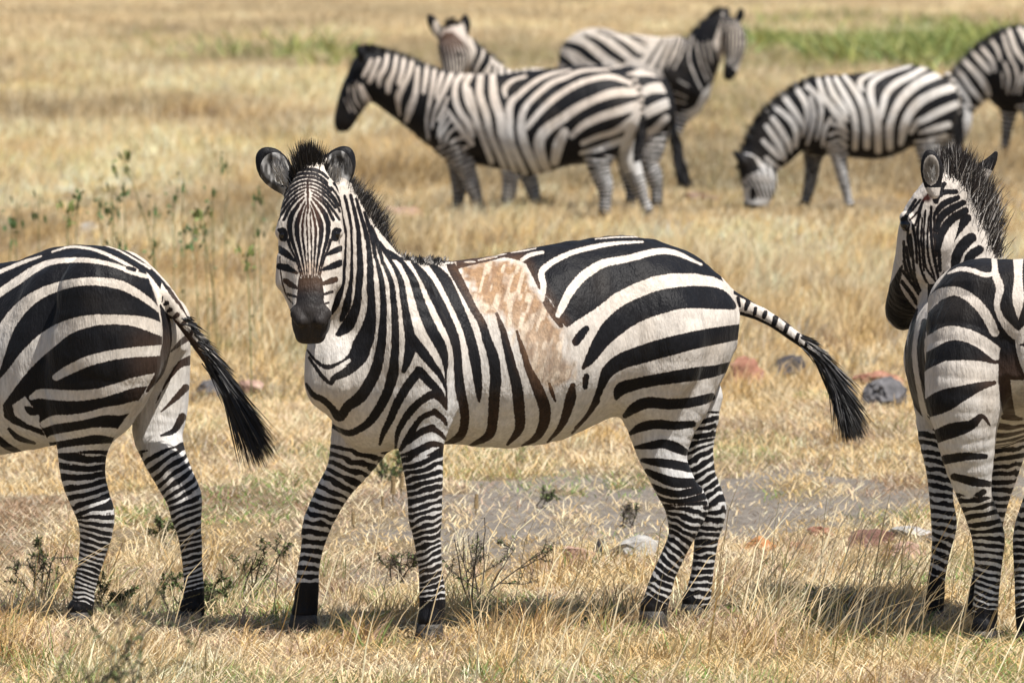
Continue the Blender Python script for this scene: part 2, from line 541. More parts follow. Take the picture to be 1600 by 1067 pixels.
    def finish(s, name, label, f, light, dark, hoofs=True, group="zebras in the dry grassland"):
        base = P(np.mean([l['hoof'][0] for l in s.legs]), 0, s.Y0 + np.mean([l['hoof'][1] for l in s.legs]))
        base[2] = 0
        s.root = tag(empty(name, base), label, "zebra", group)
        s.body = mesh_obj("body", s.V, s.Q, M_COAT, s.root, origin=base, attrs=dict(light=light, dark=dark), fattrs=dict(stripe=np.asarray(f) * s.Y0 / 24.0))
        if hoofs:
            for lg in s.legs:
                Y = s.Y0 + lg['hoof'][1]
                r = lg['hoof'][2] * Y / FPX
                bm = bmesh.new()
                c = P(lg['hoof'][0], lg['gy'], Y); c[2] = 0
                t = P(lg['top'][0], lg['top'][1], s.Y0 + lg['top'][2])
                lv = []
                for k in range(5):
                    u = k / 4
                    cc = c * (1 - u) + t * u
                    cc[2] = t[2] * u - .012
                    rr = r * (1.12 - .28 * u)
                    lv.append([bm.verts.new((cc[0] + rr * math.cos(a), cc[1] + rr * math.sin(a), cc[2])) for a in np.linspace(0, 2 * math.pi, 18, endpoint=False)])
                for k in range(4):
                    for i in range(18):
                        bm.faces.new((lv[k][i], lv[k][(i + 1) % 18], lv[k + 1][(i + 1) % 18], lv[k + 1][i]))
                bm.faces.new(lv[0][::-1]); bm.faces.new(lv[4])
                for v in bm.verts: v.co -= Vector(base)
                me = bpy.data.meshes.new("hoof"); bm.to_mesh(me); bm.free()
                me.polygons.foreach_set("use_smooth", [True] * len(me.polygons))
                me.materials.append(M_HOOF)
                o = bpy.data.objects.new("hoof", me); COL.objects.link(o); o.parent = s.root
        return s.root
    def eye(s, px, py, dy, r):
        bm = bmesh.new()
        bmesh.ops.create_uvsphere(bm, u_segments=20, v_segments=12, radius=r)
        me = bpy.data.meshes.new("eye"); bm.to_mesh(me); bm.free()
        me.polygons.foreach_set("use_smooth", [True] * len(me.polygons))
        me.materials.append(M_EYE)
        o = bpy.data.objects.new("eye", me); COL.objects.link(o); o.parent = s.root
        o.location = s.pt(px, py, dy) - np.array(s.root.location)
    def hair(s, name, guides, n, wid, colfn, jit=(.012, .5), seed=1, bend=.15, spread=.35, steps=4, ops=None, into=6):
        """guides rows: px,py,dy,dirx,diry,dirdepth(m per px len ignored),len_px ; strands between the guides"""
        g = cr(guides, 6)
        rg = np.random.default_rng(seed)
        t = rg.random(n) * (len(g) - 1)
        i = np.minimum(t.astype(int), len(g) - 2); u = (t - i)[:, None]
        q = g[i] * (1 - u) + g[i + 1] * u
        Y = s.Y0 + q[:, 2]
        jp = rg.normal(0, 1, (n, 3)) * jit[0]
        root = np.array([P(a[0], a[1], y) for a, y in zip(q, Y)]) + jp * (1, 1, .5)
        dr = np.stack([q[:, 3], q[:, 5], -q[:, 4]], 1)
        dr /= np.linalg.norm(dr, axis=1)[:, None]
        dr += rg.normal(0, spread, (n, 3)) * (.6, 1, .6)
        # hairs cling in locks: neighbours share a common lean
        lock = (t * 3.1).astype(int)
        lk = np.random.default_rng(seed + 5).normal(0, spread * .55, (lock.max() + 2, 3))
        dr += lk[lock]
        dr /= np.linalg.norm(dr, axis=1)[:, None]
        ln = q[:, 6] * Y / FPX * (1 - jit[1] * rg.random(n) ** 1.5)
        side = np.cross(dr, np.array([0, 1, 0.0]) + rg.normal(0, .5, (n, 3)))
        side /= np.linalg.norm(side, axis=1)[:, None]
        grav = np.array([0, 0, -1.0])
        vs, cs = [], []
        if ops is not None:
            nd = q[:, 3:5] / np.linalg.norm(q[:, 3:5], axis=1)[:, None]
            fr = s.run_ops(ops, uv=proj(root) - nd * into)
            pale = sstep(.5, -1.0, fr)
        tcol = t / (len(g) - 1)
        rnd = rg.random(n)
        for k in range(steps + 1):
            a = k / steps
            c = root + dr * (ln * a)[:, None] + grav * (ln * bend * a * a)[:, None]
            ww = wid * (1 - a ** 2 * .85)
            vs += [c - side * ww / 2, c + side * ww / 2]
            col = colfn(tcol, a, rnd)
            if ops is not None:
                col = lerp(col, np.array([.55, .52, .49]) * (.6 + .5 * rnd[:, None]), np.clip(pale * (1.25 - a * 1.15) * (rnd < .9), 0, .95))
            cs += [col, col]
        V = np.stack(vs, 1).reshape(-1, 3); C = np.stack(cs, 1).reshape(-1, 3)
        m = 2 * (steps + 1)
        b = np.arange(n)[:, None] * m
        Q = np.vstack([b + np.array([2 * k, 2 * k + 1, 2 * k + 3, 2 * k + 2]) for k in range(steps)])
        return mesh_obj(name, V, Q, M_HAIR, s.root, origin=np.array(s.root.location), attrs=dict(col=C))
def poly_sdf(q, poly):
    d = np.full(len(q), 1e9); ins = np.zeros(len(q), bool)
    for i in range(len(poly)):
        a, b = poly[i], poly[(i + 1) % len(poly)]
        ab = b - a
        t = np.clip(((q - a) @ ab) / (ab @ ab + 1e-9), 0, 1)
        d = np.minimum(d, np.hypot(*(q - a - t[:, None] * ab).T))
        c = ((a[1] > q[:, 1]) != (b[1] > q[:, 1]))
        with np.errstate(divide='ignore', invalid='ignore'):
            xx = a[0] + (q[:, 1] - a[1]) / (b[1] - a[1]) * ab[0]
        ins ^= c & (q[:, 0] < xx)
    return np.where(ins, d, -d)

WHITE = np.array([0.66, 0.655, 0.65]); CREAM = np.array([0.65, 0.585, 0.515])
BLACK = np.array([0.0085, 0.0085, 0.0105]); BROWN = np.array([0.075, 0.042, 0.027])
def hair_black(amount=0.0, tip=(.012, .011, .012)):
    def fn(t, a, r):
        c = np.tile(np.array(tip), (len(t), 1)) * (0.7 + .8 * r[:, None])
        if amount:
            wv = (np.sin(t * 47) * .5 + np.sin(t * 83 + 1) * .5 > 1 - 2 * amount) & (r < .75)
            k = np.where(wv, np.clip(1.7 - a * 1.6, 0, 1), 0)[:, None]
            c = c * (1 - k) + np.array([.58, .54, .50]) * k
        return c
    return fn
def base_coat(z, top=CREAM, zr=(0.55, 1.2)):
    k = sstep(zr[0], zr[1], z.V[:, 2] + (vnoise(z.V * 5) - .5) * .3)[:, None]
    light = WHITE * (1 - k) + top * k
    light = light * (.93 + .14 * vnoise(z.V * 24))[:, None]
    dark = np.tile(BLACK, (len(z.V), 1))
    dust = sstep(.45, .85, .6 * vnoise(z.V * 3.2 + 11) + .4 * vnoise(z.V * 13 + 3))
    light = lerp(light, [.50, .41, .31], dust * .38)
    dark = lerp(dark, [.032, .026, .021], dust * .6)
    return light, dark
def blob(z, x, y, rx, ry, soft=.35):
    u = np.hypot((z.uv[:, 0] - x) / rx, (z.uv[:, 1] - y) / ry)
    return 1 - sstep(1 - soft, 1 + soft, u)
def lerp(a, b, k): return a * (1 - k[:, None]) + np.asarray(b) * k[:, None]

# ------------------------------------------------------------------ zebra in the middle of the foreground
cS = (470, 380, 3.138); cF = (680, 360, 3.048); cR = (900, 360, 3.333); cH = (960, 660, 3.139)
cC = (410, 210, 3.141); cTl = (1110, 430, 3.952); cL = (600, 580, 2.483); cP = (0, 0, 1.0)
def main_zebra():
    z = Zebra(24.0, 0.0052)
    def dd(px): return -.20 + .44 * (px - 560) / 550
    z.torso([(a, t, b, dd(a), w_) for a, t, b, w_ in [
        (512, 540, 630, .10), (540, 470, 680, .17), (580, 422, 700, .225), (620, 408, 702, .26), (700, 409, 697, .285),
        (780, 400, 698, .315), (860, 384, 690, .325), (920, 374, 667, .315), (980, 371, 640, .30), (1040, 378, 622, .285),
        (1090, 400, 606, .255), (1126, 440, 585, .20), (1147, 484, 548, .10)]])
    z.chain([(600, 540, -.2, 118, .75), (562, 460, -.25, 86, .8), (538, 395, -.28, 64, .8), (515, 332, -.31, 52, .85), (498, 288, -.33, 42, .9)], .05)
    z.chain([(548, 590, -.27, 68, 1.15), (585, 640, -.25, 58, 1.15)], .06)
    z.chain([(520, 560, -.33, 38, .8), (515, 600, -.34, 34, .8)], .06)
    z.chain([(640, 470, -.38, 40, .4), (645, 540, -.42, 58, .5), (648, 600, -.42, 52, .5)], .06)      # shoulder
    z.chain([(1085, 500, .2, 63, 1.1), (1079, 560, .18, 60, 1.1), (1050, 618, .13, 61, 1)], .05)
    z.chain([(1010, 470, -.02, 50, .5), (1030, 540, -.05, 70, .6), (1020, 600, -.03, 56, .6)], .06)   # haunch
    ring = dict(lam=11.5, lam2=12.5, bf=.68, tilt=-.12, sock=40, wob=.6)
    z.leg([(640, 560, -.33, 80, .65), (655, 630, -.35, 58, .7), (657, 680, -.35, 41, .9), (661, 730, -.35, 33), (663, 775, -.35, 28),
           (664, 806, -.35, 26.5), (668, 850, -.35, 20), (672, 890, -.35, 18), (675, 925, -.35, 20), (674, 950, -.35, 19)],
          (670, -.36, 23), 'lega', dict(ring, lam=15, lam2=11, **{'from': 712, 'tilt': -.25}), .04, back=1)
    z.leg([(580, 640, -.08, 58, .7), (562, 690, -.08, 43), (543, 733, -.08, 31), (521, 766, -.08, 26.5), (506, 795, -.08, 24.5), (494, 824, -.08, 21.5),
           (487, 857, -.08, 17), (481, 890, -.08, 16.5), (479, 922, -.08, 18), (475, 950, -.08, 18)],
          (474, -.08, 24), 'legb', dict(ring, lam=14, lam2=14, bf=.57, sock=48, **{'from': 690}), .04, back=1)
    z.leg([(1050, 540, .08, 86, .55), (1037, 615, .06, 71, .62), (1035, 680, .05, 47, .75), (1039, 720, .05, 36, .9), (1052, 752, .05, 33), (1067, 784, .06, 30.5),
           (1069, 813, .06, 25.5), (1064, 838, .06, 20), (1051, 867, .06, 17.5), (1036, 899, .06, 17.5), (1027, 930, .06, 19), (1020, 952, .06, 19)],
          (1020, .06, 24), 'legc', dict(ring, lam=12.5, lam2=11.5, bf=.68, sock=30, tilt=.22, **{'from': 790}), .04, back=1)
    z.leg([(1070, 620, .31, 60, .6), (1070, 690, .32, 42, .8), (1085, 735, .33, 30), (1100, 770, .34, 27), (1111, 795, .34, 24), (1108, 820, .34, 20.5),
           (1104, 838, .34, 18.5), (1100, 867, .34, 17), (1096, 899, .34, 17), (1090, 930, .34, 19), (1086, 950, .34, 19)],
          (1084, .34, 23), 'legd', dict(ring, lam=13, lam2=12, bf=.66, sock=28, tilt=-.15, **{'from': 640}), .04, back=1)
    z.chain([(1112, 452, .22, 22), (1143, 471, .27, 13.5), (1173, 484, .29, 11.5), (1211, 503, .30, 10), (1241, 525, .3, 9.5), (1267, 545, .3, 9), (1287, 567, .3, 8), (1306, 596, .3, 5)], .02, 'tail')
    z.chain([(1086, 770, .07, 12), (1098, 792, .07, 9), (1094, 812, .07, 6)], .02, 'legc'); z.chain([(1112, 770, .35, 10), (1121, 788, .35, 8), (1118, 808, .35, 5)], .02, 'legd')
    z.chain([(655, 795, -.37, 14), (654, 815, -.37, 13)], .02, 'lega'); z.chain([(490, 812, -.1, 14), (483, 832, -.1, 11)], .02, 'legb')
    # head
    z.chain([(489, 288, -.36, 37, 1.0), (486, 318, -.38, 46, 1.05), (484, 345, -.395, 48, 1.1), (484, 372, -.41, 47.5, 1.12), (484, 410, -.43, 46, 1.12),
             (483, 440, -.45, 43, 1.0), (484, 465, -.475, 35, .9), (485, 486, -.50, 28.5, .9), (485, 503, -.515, 28, .95), (485, 513, -.52, 23.5, .95)], .03, 'head')
    z.chain([(486, 330, -.445, 26, .8), (485, 400, -.50, 27, .75), (485, 460, -.545, 27, .7), (485, 490, -.565, 27, .75), (485, 508, -.565, 24, .75)], .025, 'head')   # nose bridge
    z.chain([(445, 350, -.45, 9), (440, 363, -.45, 9)], .02, 'head'); z.chain([(524, 350, -.45, 9), (528, 363, -.45, 9)], .02, 'head')   # brows
    z.chain([(446, 405, -.47, 10, .8), (444, 440, -.47, 10, .8)], .03, 'head'); z.chain([(521, 405, -.47, 10, .8), (521, 440, -.47, 10, .8)], .03, 'head')  # cheeks
    z.chain([(463, 490, -.595, 8, .8), (470, 502, -.61, 7)], .015, 'head'); z.chain([(507, 490, -.595, 8, .8), (500, 502, -.61, 7)], .015, 'head')   # nostril rims
    z.chain([(474, 526, -.57, 9), (496, 526, -.57, 9)], .015, 'head')
    z.chain([(461, 485, -.635, 5), (466, 493, -.64, 4)], .006, sub=True); z.chain([(510, 485, -.635, 5), (505, 493, -.64, 4)], .006, sub=True)
    z.chain([(466, 518, -.655, 2.2), (485, 521, -.67, 2.2), (504, 518, -.655, 2.2)], .006, sub=True)
    z.chain([(441, 366, -.515, 8, .9)], .01, sub=True) if False else None
    # ears: cupped
    z.chain([(458, 297, -.33, 15, .8), (441, 279, -.33, 23, .6), (428, 263, -.33, 26.5, .55), (417, 248, -.33, 19, .55), (413, 240, -.33, 9, .6)], .02, 'ear')
    z.chain([(507, 297, -.33, 15, .8), (519, 279, -.33, 23, .6), (529, 262, -.33, 27, .55), (537, 248, -.33, 19, .55), (541, 239, -.33, 9, .6)], .02, 'ear')
    z.chain([(443, 280, -.372, 13, .8), (428, 264, -.378, 21.5, .8), (418, 249, -.372, 14, .8)], .008, sub=True)
    z.chain([(517, 280, -.372, 13, .8), (529, 263, -.378, 21.5, .8), (536, 249, -.372, 14, .8)], .008, sub=True)
    z.build(sub=1)
    ops = [
        # neck
        ('B', cS, [220,-40,10, 220,20,12, 214,120,18, 200,210,30, 176,290,36, 150,345,18]),
        ('B', cS, [186,-210,14, 200,-150,14, 216,-80,14, 222,-30,12]), ('B', cS, [216,-230,16, 232,-160,17, 246,-90,15, 250,-30,12]),
        ('B', cS, [244,-235,18, 262,-160,20, 278,-90,22, 285,-30,24]), ('B', cS, [272,-215,16, 296,-130,22, 315,-70,24, 326,-20,25]),
        ('B', cS, [312,-150,16, 335,-80,24, 352,-20,24, 366,70,18]), ('B', cS, [345,-80,18, 372,-10,24, 390,50,22, 400,95,18]), ('B', cS, [385,0,24, 420,50,26, 445,95,20]), ('B', cS, [425,40,24, 470,70,26, 500,95,20]),
        ('B', cS, [430,70,20, 520,78,16, 620,82,14, 720,85,14, 830,80,16]),
        ('B', cS, [250,-40,12, 250,0,13, 250,100,17, 245,200,22, 226,300,40, 200,375,24]),
        ('B', cS, [285,-40,24, 285,0,27, 291,100,33, 286,200,36, 276,290,42, 258,350,52, 228,405,62, 185,445,30]),
        ('B', cS, [325,-40,24, 332,20,25, 340,100,33, 341,200,38, 346,300,42, 336,400,66, 305,490,95, 262,560,70, 195,590,26, 125,607,24, 72,575,16, 32,525,10]),
        ('B', cS, [305,490,90, 300,560,55, 232,625,46, 165,660,32, 145,686,22, 100,645,20, 40,560,14]),
        ('B', cS, [365,60,15, 395,180,28, 405,300,32, 401,420,40, 391,520,48, 368,620,56, 335,690,60, 290,755,60, 230,800,50, 190,852,46, 150,805,34, 110,768,32, 60,742,28, 26,690,14]),
        ('B', cS, [398,85,16, 440,180,26, 455,280,32, 462,380,36, 464,480,40, 460,560,44, 452,640,56, 428,720,50, 390,800,48, 340,872,42, 285,912,36, 235,930,32, 180,910,22, 120,870,16, 70,820,10]),
        ('B', cS, [442,85,16, 488,180,30, 505,280,35, 520,370,42, 536,470,54, 530,550,50, 505,625,26]),
        ('B', cS, [536,455,48, 590,525,52, 640,590,42, 688,655,28, 712,720,10]),
        ('B', cS, [498,90,20, 550,180,40, 580,270,46, 612,360,54, 650,440,58, 688,510,54, 708,580,32, 710,650,12, 714,740,11, 714,800,10]),
        ('B', cS, [548,90,20, 615,180,48, 668,280,56, 712,370,55, 747,450,50, 766,530,43, 772,620,44, 782,720,50, 802,820,46, 800,900,44, 775,950,42, 712,982,16]),
        ('B', cS, [580,625,46, 530,690,46, 480,770,44, 440,860,38, 405,930,28, 388,985,14]),
        ('B', cS, [580,625,46, 640,690,44, 690,745,32, 713,805,14]),
        ('B', cS, [655,735,44, 600,765,36, 545,815,40, 505,870,34, 475,930,27, 464,1005,12]),
        ('B', cS, [650,735,40, 690,770,30, 713,812,14]),
        ('B', cS, [660,826,28, 600,850,28, 565,888,30, 530,950,40, 488,1012,20]),
        ('B', cS, [655,826,34, 700,862,26, 714,890,15]),
        ('B', cS, [645,905,36, 590,925,34, 528,972,28]), ('B', cS, [640,905,36, 682,930,25, 707,958,16]),
        ('B', cS, [692,990,24, 640,985,34, 570,1018,34, 495,1042,18]),
        ('B', cS, [697,1030,24, 640,1052,34, 570,1080,24, 500,1070,12]),
        ('B', cL, [58,335,10, 100,348,20, 160,340,24, 228,300,22]),
        ('W', cS, [238,575,16, 190,605,18, 148,628,12]),
        # flank
        ('B', cF, [-30,150,20, 40,225,52, 75,290,54, 125,400,48, 163,500,48, 187,600,52, 200,690,46, 208,770,32, 210,815,10]),
        ('B', cF, [75,165,44, 92,200,46, 140,290,42, 183,375,36, 222,440,40, 246,520,45, 275,600,54, 288,700,55, 281,800,54, 275,900,50, 255,975,44, 165,1026,14]),
        ('B', cF, [292,395,12, 320,470,30, 345,570,40, 365,650,46, 388,740,54, 400,850,54, 400,945,44, 345,1018,14]),
        ('B', cF, [520,330,34, 560,390,40, 600,455,22]),
        ('B', cF, [388,480,12, 420,580,28, 445,660,35, 482,740,52, 520,840,58, 518,915,52, 482,985,36, 415,1026,12]),
        ('B', cF, [543,730,14, 556,770,20, 572,812,10]),
        ('B', cF, [655,738,26, 645,800,50, 622,880,42, 590,945,28, 535,1008,10]),
        ('B', cF, [720,695,30, 714,745,24]),
        ('B', cF, [775,815,20, 722,888,16, 652,966,10]),
        # dorsal strip, upper rump
        ('P', cP, [712,400,760,390,820,376,880,362,940,354,990,350,1040,358,1090,378,1120,412,1130,440,1116,433,1086,427.5,1050,427.5,1020,432,990,444,960,459,930,483,900,502,886,512,
                   876,503,868,488,862,470,852,462,840,449,832,432,822,413,811,407,788,402,762,409,729,416.5,714,421]),
        ('W', cP, [847,468,8, 849,446,9.5, 846.5,425,10, 863.7,409.5,9, 893.3,395,8, 930,385.5,7.5, 950,382,6.5, 972,379.5,5, 1004,378,3]),
        ('W', cP, [872,492,9, 880,476,12, 891,455,13.5, 907,435.5,14, 924,422,14, 945,411,12.5, 984,403.5,11, 1026,393,10, 1056,395.5,8, 1096,413.5,3]),
        ('W', cF, [412,142,18, 450,118,20, 512,104,14]),
        ('B', cR, [38,716,20, 80,660,58, 130,578,84, 190,508,108, 270,445,118, 350,405,118, 440,373,122, 540,352,115, 640,348,118, 740,357,108, 815,392,44]),
        ('B', cR, [-5,1030,12, 60,960,22, 105,880,34, 135,800,44, 170,730,70, 240,680,84, 330,650,94, 420,622,98, 520,595,98, 620,571,93, 720,551,90, 850,528,80]),
        ('B', cR, [210,872,24, 235,825,66, 320,798,62, 420,778,62, 540,759,68, 640,745,70, 720,732,60, 810,705,46]),
        ('B', cR, [255,965,28, 310,920,58, 380,896,60, 480,904,58, 580,898,54, 660,882,52, 705,866,42]),
        ('B', cR, [285,1055,24, 340,1024,48, 420,1009,50, 520,1016,46, 608,1008,36]),
        ('B', cR, [0,580,44, 25,545,46, 52,512,34]), ('B', cR, [44,770,24, 48,815,28]),
        ('W', cR, [100,45,5, 220,35,7, 330,34,5]),
        ('W', cF, [50,157,4, 70,155,9, 90,155,4]), ('W', cF, [140,152,5, 165,150,9, 190,150,4]), ('W', cF, [205,143,4, 250,134,10, 295,126,5]), ('W', cF, [268,122,3, 310,116,7, 340,111,3]), ('W', cF, [360,106,3, 420,97,7, 480,86,4]),
        # thigh to hock
        ('B', cH, [104,122,18, 180,112,40, 240,104,46, 300,122,52, 347,145,36]), ('B', cH, [138,185,22, 200,194,40, 280,204,46, 370,222,46]),
        ('B', cH, [160,240,30, 220,268,42, 300,294,52, 398,295,46]), ('B', cH, [188,310,24, 240,336,36, 320,350,36, 412,330,44]),
        ('B', cH, [212,365,22, 260,382,22, 335,386,26, 440,362,36]), ('B', cH, [235,408,20, 300,410,16, 360,402,20, 445,395,26]),
        ('B', cS, [690,1100,30, 600,1110,36, 500,1100,10]),
    ]
    f = z.run_ops(ops)
    # face
    face = []
    def sym(rows, off=0):
        for sg in (-1, 1):
            o = []
            for y, x, w_ in rows:
                o += [222 + (y - 240) * .03 + sg * x + off, y, w_ * (1.22 if y < 560 else 1.12)]
            face.append(('B', cC, o))
    sym([(380, 7, 4), (450, 10, 7), (560, 9, 7), (698, 7, 6)])
    sym([(350, 10, 5), (400, 24, 10), (460, 32, 12), (530, 30, 11), (610, 22, 8), (698, 16, 6)])
    sym([(330, 14, 6), (380, 38, 14), (440, 58, 22), (500, 58, 20), (570, 46, 14), (640, 34, 9), (698, 26, 7)])
    sym([(312, 20, 8), (350, 52, 14), (400, 84, 22), (450, 95, 22), (510, 88, 18), (580, 68, 14), (650, 48, 10), (698, 36, 7)])
    sym([(296, 22, 8), (320, 55, 12), (360, 92, 14), (420, 122, 14)])
    sym([(278, 16, 7), (298, 52, 11), (336, 92, 13), (390, 132, 12), (420, 150, 10)])
    sym([(262, 12, 8), (276, 48, 10), (310, 92, 12), (360, 132, 12)])
    sym([(228, 8, 12), (236, 40, 11), (262, 84, 13), (305, 122, 13), (350, 150, 12)])
    sym([(210, 6, 14), (216, 40, 13), (238, 80, 13), (275, 116, 12)])
    sym([(172, 4, 16), (176, 40, 16), (192, 74, 14), (214, 100, 12)])
    face += [('B', cP, [533,283,5, 540,300,5, 545,318,5]), ('B', cP, [544,288,5, 553,305,6, 560,322,6])]
    sym([(192, 6, 16), (196, 36, 14), (214, 70, 12), (238, 96, 12)])
    sym([(246, 12, 10), (256, 44, 10), (284, 86, 12), (330, 128, 12), (380, 155, 10)])
    sym([(520, 104, 16), (560, 92, 12), (620, 66, 11), (698, 46, 8)])
    face += [('B', cC, [222,225,14, 223,300,12, 224,390,8]), ('B', cC, [340,262,12, 372,310,14, 392,370,12, 402,450,8]), ('B', cC, [104,262,12, 84,310,13, 68,370,10]), ('B', cC, [352,240,14, 385,290,14, 408,350,10])]
    face += [('B', cC, [385,560,30, 350,575,28, 300,598,10]), ('B', cC, [385,630,34, 350,645,34, 296,664,16]), ('B', cC, [360,712,28, 335,720,30, 295,734,18]),
             ('B', cC, [342,772,16, 300,786,14]), ('B', cC, [325,826,12, 300,832,10]),
             ('B', cC, [80,562,34, 112,584,36, 160,622,14]), ('B', cC, [84,648,34, 120,656,36, 168,680,16]), ('B', cC, [112,718,26, 140,738,30, 172,756,14]),
             ('B', cC, [128,786,16, 168,798,12]), ('B', cC, [86,600,6, 92,700,8, 118,790,8, 150,832,8])]
    face += [('B', cC, [82,470,20, 100,478,40, 104,506,44]), ('B', cC, [380,470,20, 362,478,40, 357,506,42])]
    face += [('P', cC, [176,716,182,694,190,708,198,688,208,704,216,684,226,702,234,684,244,704,252,686,262,704,270,688,280,706,288,694,294,716,300,760,304,830,345,872,350,960,330,1060,180,1060,120,960,125,870,165,830,172,760])]
    hm = z.mask('head')
    fh = z.run_ops(face, sel=hm)
    rt = sstep(0, 10, z.uv[hm, 1] - 288) * 0 + 1
    f[hm] = fh * rt + f[hm] * (1 - rt)
    # tail spots
    tm = z.mask('tail') & (z.uv[:, 0] > 1146)
    ft = z.run_ops([('B', cTl, [100,80,26, 200,135,20, 280,170,16, 380,220,14, 470,290,14, 560,350,14, 640,420,20]), ('B', cTl, [140,232,30, 250,258,30, 340,300,30, 420,350,36, 520,420,40, 600,480,50, 680,560,60, 800,680,80]),
                    ('B', cTl, [170,140,24, 180,190,20]), ('B', cTl, [232,165,34, 218,210,24]), ('B', cTl, [280,205,22, 272,240,24]), ('B', cTl, [340,230,30, 330,262,24]), ('B', cTl, [404,262,38, 390,310,30]),
                    ('B', cTl, [476,310,30, 462,350,30]), ('B', cTl, [542,365,24, 530,400,30]), ('B', cTl, [600,410,22, 590,450,30]), ('B', cTl, [660,460,30, 640,500,30])], sel=tm)
    f[tm] = ft
    z.rings(f, 1)
    light, dark = base_coat(z)
    # brown saddle on the flank
    sad = np.array([105,172,250,140,400,140,450,235,520,340,605,470,615,560,650,640,660,700,600,765,520,765,440,650,385,500,330,420,290,400,240,410,180,290]) / cF[2]
    sad = sad.reshape(-1, 2) + cF[:2]
    g = poly_sdf(z.uv, sad)
    k = sstep(-6, 6, g + (vnoise(z.V * 60) - .5) * 9)
    low = sstep(450, 560, z.uv[:, 1] - (z.uv[:, 0] - 760) * .25)
    spots = vnoise(np.stack([z.uv[:, 0] / 5.5 + z.uv[:, 1] / 22, z.uv[:, 1] / 15, z.V[:, 1] * 0], 1))
    fine = vnoise(z.V * 150)
    tan = lerp(np.tile([.32, .178, .08], (len(k), 1)), [.63, .50, .37], np.clip(sstep(.50, .74, spots) * .8 + low * .5, 0, 1))
    spots2 = vnoise(np.stack([z.uv[:, 0] / 7 + z.uv[:, 1] / 26 + 9, z.uv[:, 1] / 26, z.V[:, 1] * 0 + 4], 1))
    tan = lerp(tan, [.20, .10, .045], sstep(.56, .80, spots2) * .75 * (.5 + .5 * fine))
    tan = tan * (.72 + .5 * fine)[:, None]
    k = sstep(-10, 9, g + (vnoise(z.V * 45) - .5) * 16 + (spots - .5) * 14)
    light = lerp(light, tan, k * (.92 - .15 * low))
    nb = np.clip(sstep(-26, 4, g) * .95, 0, 1) * sstep(380, 400, z.uv[:, 1])
    nb = np.maximum(nb, .35 * sstep(600, 640, z.uv[:, 1]) * sstep(705, 695, z.uv[:, 1]) * sstep(640, 700, z.uv[:, 0]) * sstep(980, 900, z.uv[:, 0]))
    nb = np.clip(nb * (.6 + .8 * fine), 0, 1)
    dark = lerp(dark, [.085, .047, .028], nb)
    dk_ = sstep(0, 12, g + (vnoise(z.V * 45) - .5) * 10) * sstep(405, 425, z.uv[:, 1])
    dark = lerp(dark, [.26, .15, .08], np.clip(dk_ * (.6 + .6 * fine), 0, .96))
    # forehead and nose browns, muzzle
    mz = hm & (z.uv[:, 1] > 425)
    nose = sstep(470, 430, z.uv[:, 1]) * mz
    dark = lerp(dark, [.10, .058, .036], nose * .8)
    dark = lerp(dark, [.034, .029, .027], sstep(445, 485, z.uv[:, 1]) * hm * .95)
    dark = lerp(dark, [.07, .03, .018], hm * blob(z, 485, 330, 16, 40, .6) * .9)
    light = lerp(light, [.50, .36, .26], hm * blob(z, 484, 420, 22, 12, .7) * .7)
    # ears: black rim and tip, grey inside
    em = z.mask('ear')
    if em.any():
        inn = np.maximum(blob(z, 429, 266, 22, 27, .25), blob(z, 529, 264, 21, 28, .25))
        front = 1.0
        f[em] = 6 - 20 * sstep(.25, .75, inn[em])
        f[em & (z.uv[:, 1] > 292)] = -3
        gcol = lerp(np.tile([.07, .066, .063], (em.sum(), 1)), [.38, .37, .36], sstep(.35, .75, vnoise(np.stack([z.uv[em, 0] / 4, z.uv[em, 1] / 14, 0 * z.uv[em, 0]], 1))))
        wl = np.maximum(blob(z, 446, 278, 10, 22, .6), blob(z, 513, 290, 9, 12, .6))[em]
        light[em] = lerp(gcol, [.6, .58, .55], wl)
    z.finish("zebra", "large front zebra with a tan patch on its flank, turning its face to us", f, light, dark)
    z.eye(443.5, 367, -.464, .0155); z.eye(524.5, 366, -.464, .0155)
    z.hair("forelock", [(470, 292, -.36, -.25, -1, -.1, 50), (478, 286, -.38, -.12, -1, -.15, 62), (484, 284, -.38, 0, -1, -.15, 68), (492, 286, -.37, .15, -1, -.1, 58), (500, 292, -.35, .35, -1, 0, 44)],
           1600, .003, hair_black(.12), seed=2, bend=-.02, spread=.16, jit=(.009, .5))
    z.hair("mane", [(533, 305, -.31, .25, -1, .05, 38), (546, 330, -.30, .35, -1, .05, 48), (560, 352, -.285, .4, -1, .05, 54), (575, 374, -.27, .4, -1, .05, 54), (588, 394, -.26, .3, -1, .05, 44), (602, 408, -.24, .3, -1, .1, 24), (640, 410, -.2, .4, -1, .1, 9), (690, 410, -.14, .5, -1, .1, 6)],
           5500, .0028, hair_black(.10), ops=ops, into=10, seed=3, bend=.02, spread=.26, jit=(.015, .55))
    z.hair("tail_tuft", [(1240, 522, .3, 1, .35, 0, 26), (1262, 540, .3, .9, .7, 0, 46), (1278, 556, .3, .7, 1, 0, 90), (1290, 572, .3, .6, 1, 0, 105), (1304, 594, .3, .42, 1, 0, 95), (1310, 605, .3, .35, 1, 0, 85)],
           2600, .0042, hair_black(.10), seed=4, bend=.06, spread=.15, jit=(.008, .4))
    z.hair("ear_hair", [(452, 292, -.36, -.5, -1, -.1, 34), (444, 284, -.37, -.35, -1, -.2, 42), (436, 284, -.37, -.05, -1, -.2, 36)], 160, .003,
           lambda t, a, r: np.tile([.50, .48, .46], (len(t), 1)) * (.55 + .6 * r[:, None]), seed=5, spread=.14, jit=(.006, .5))
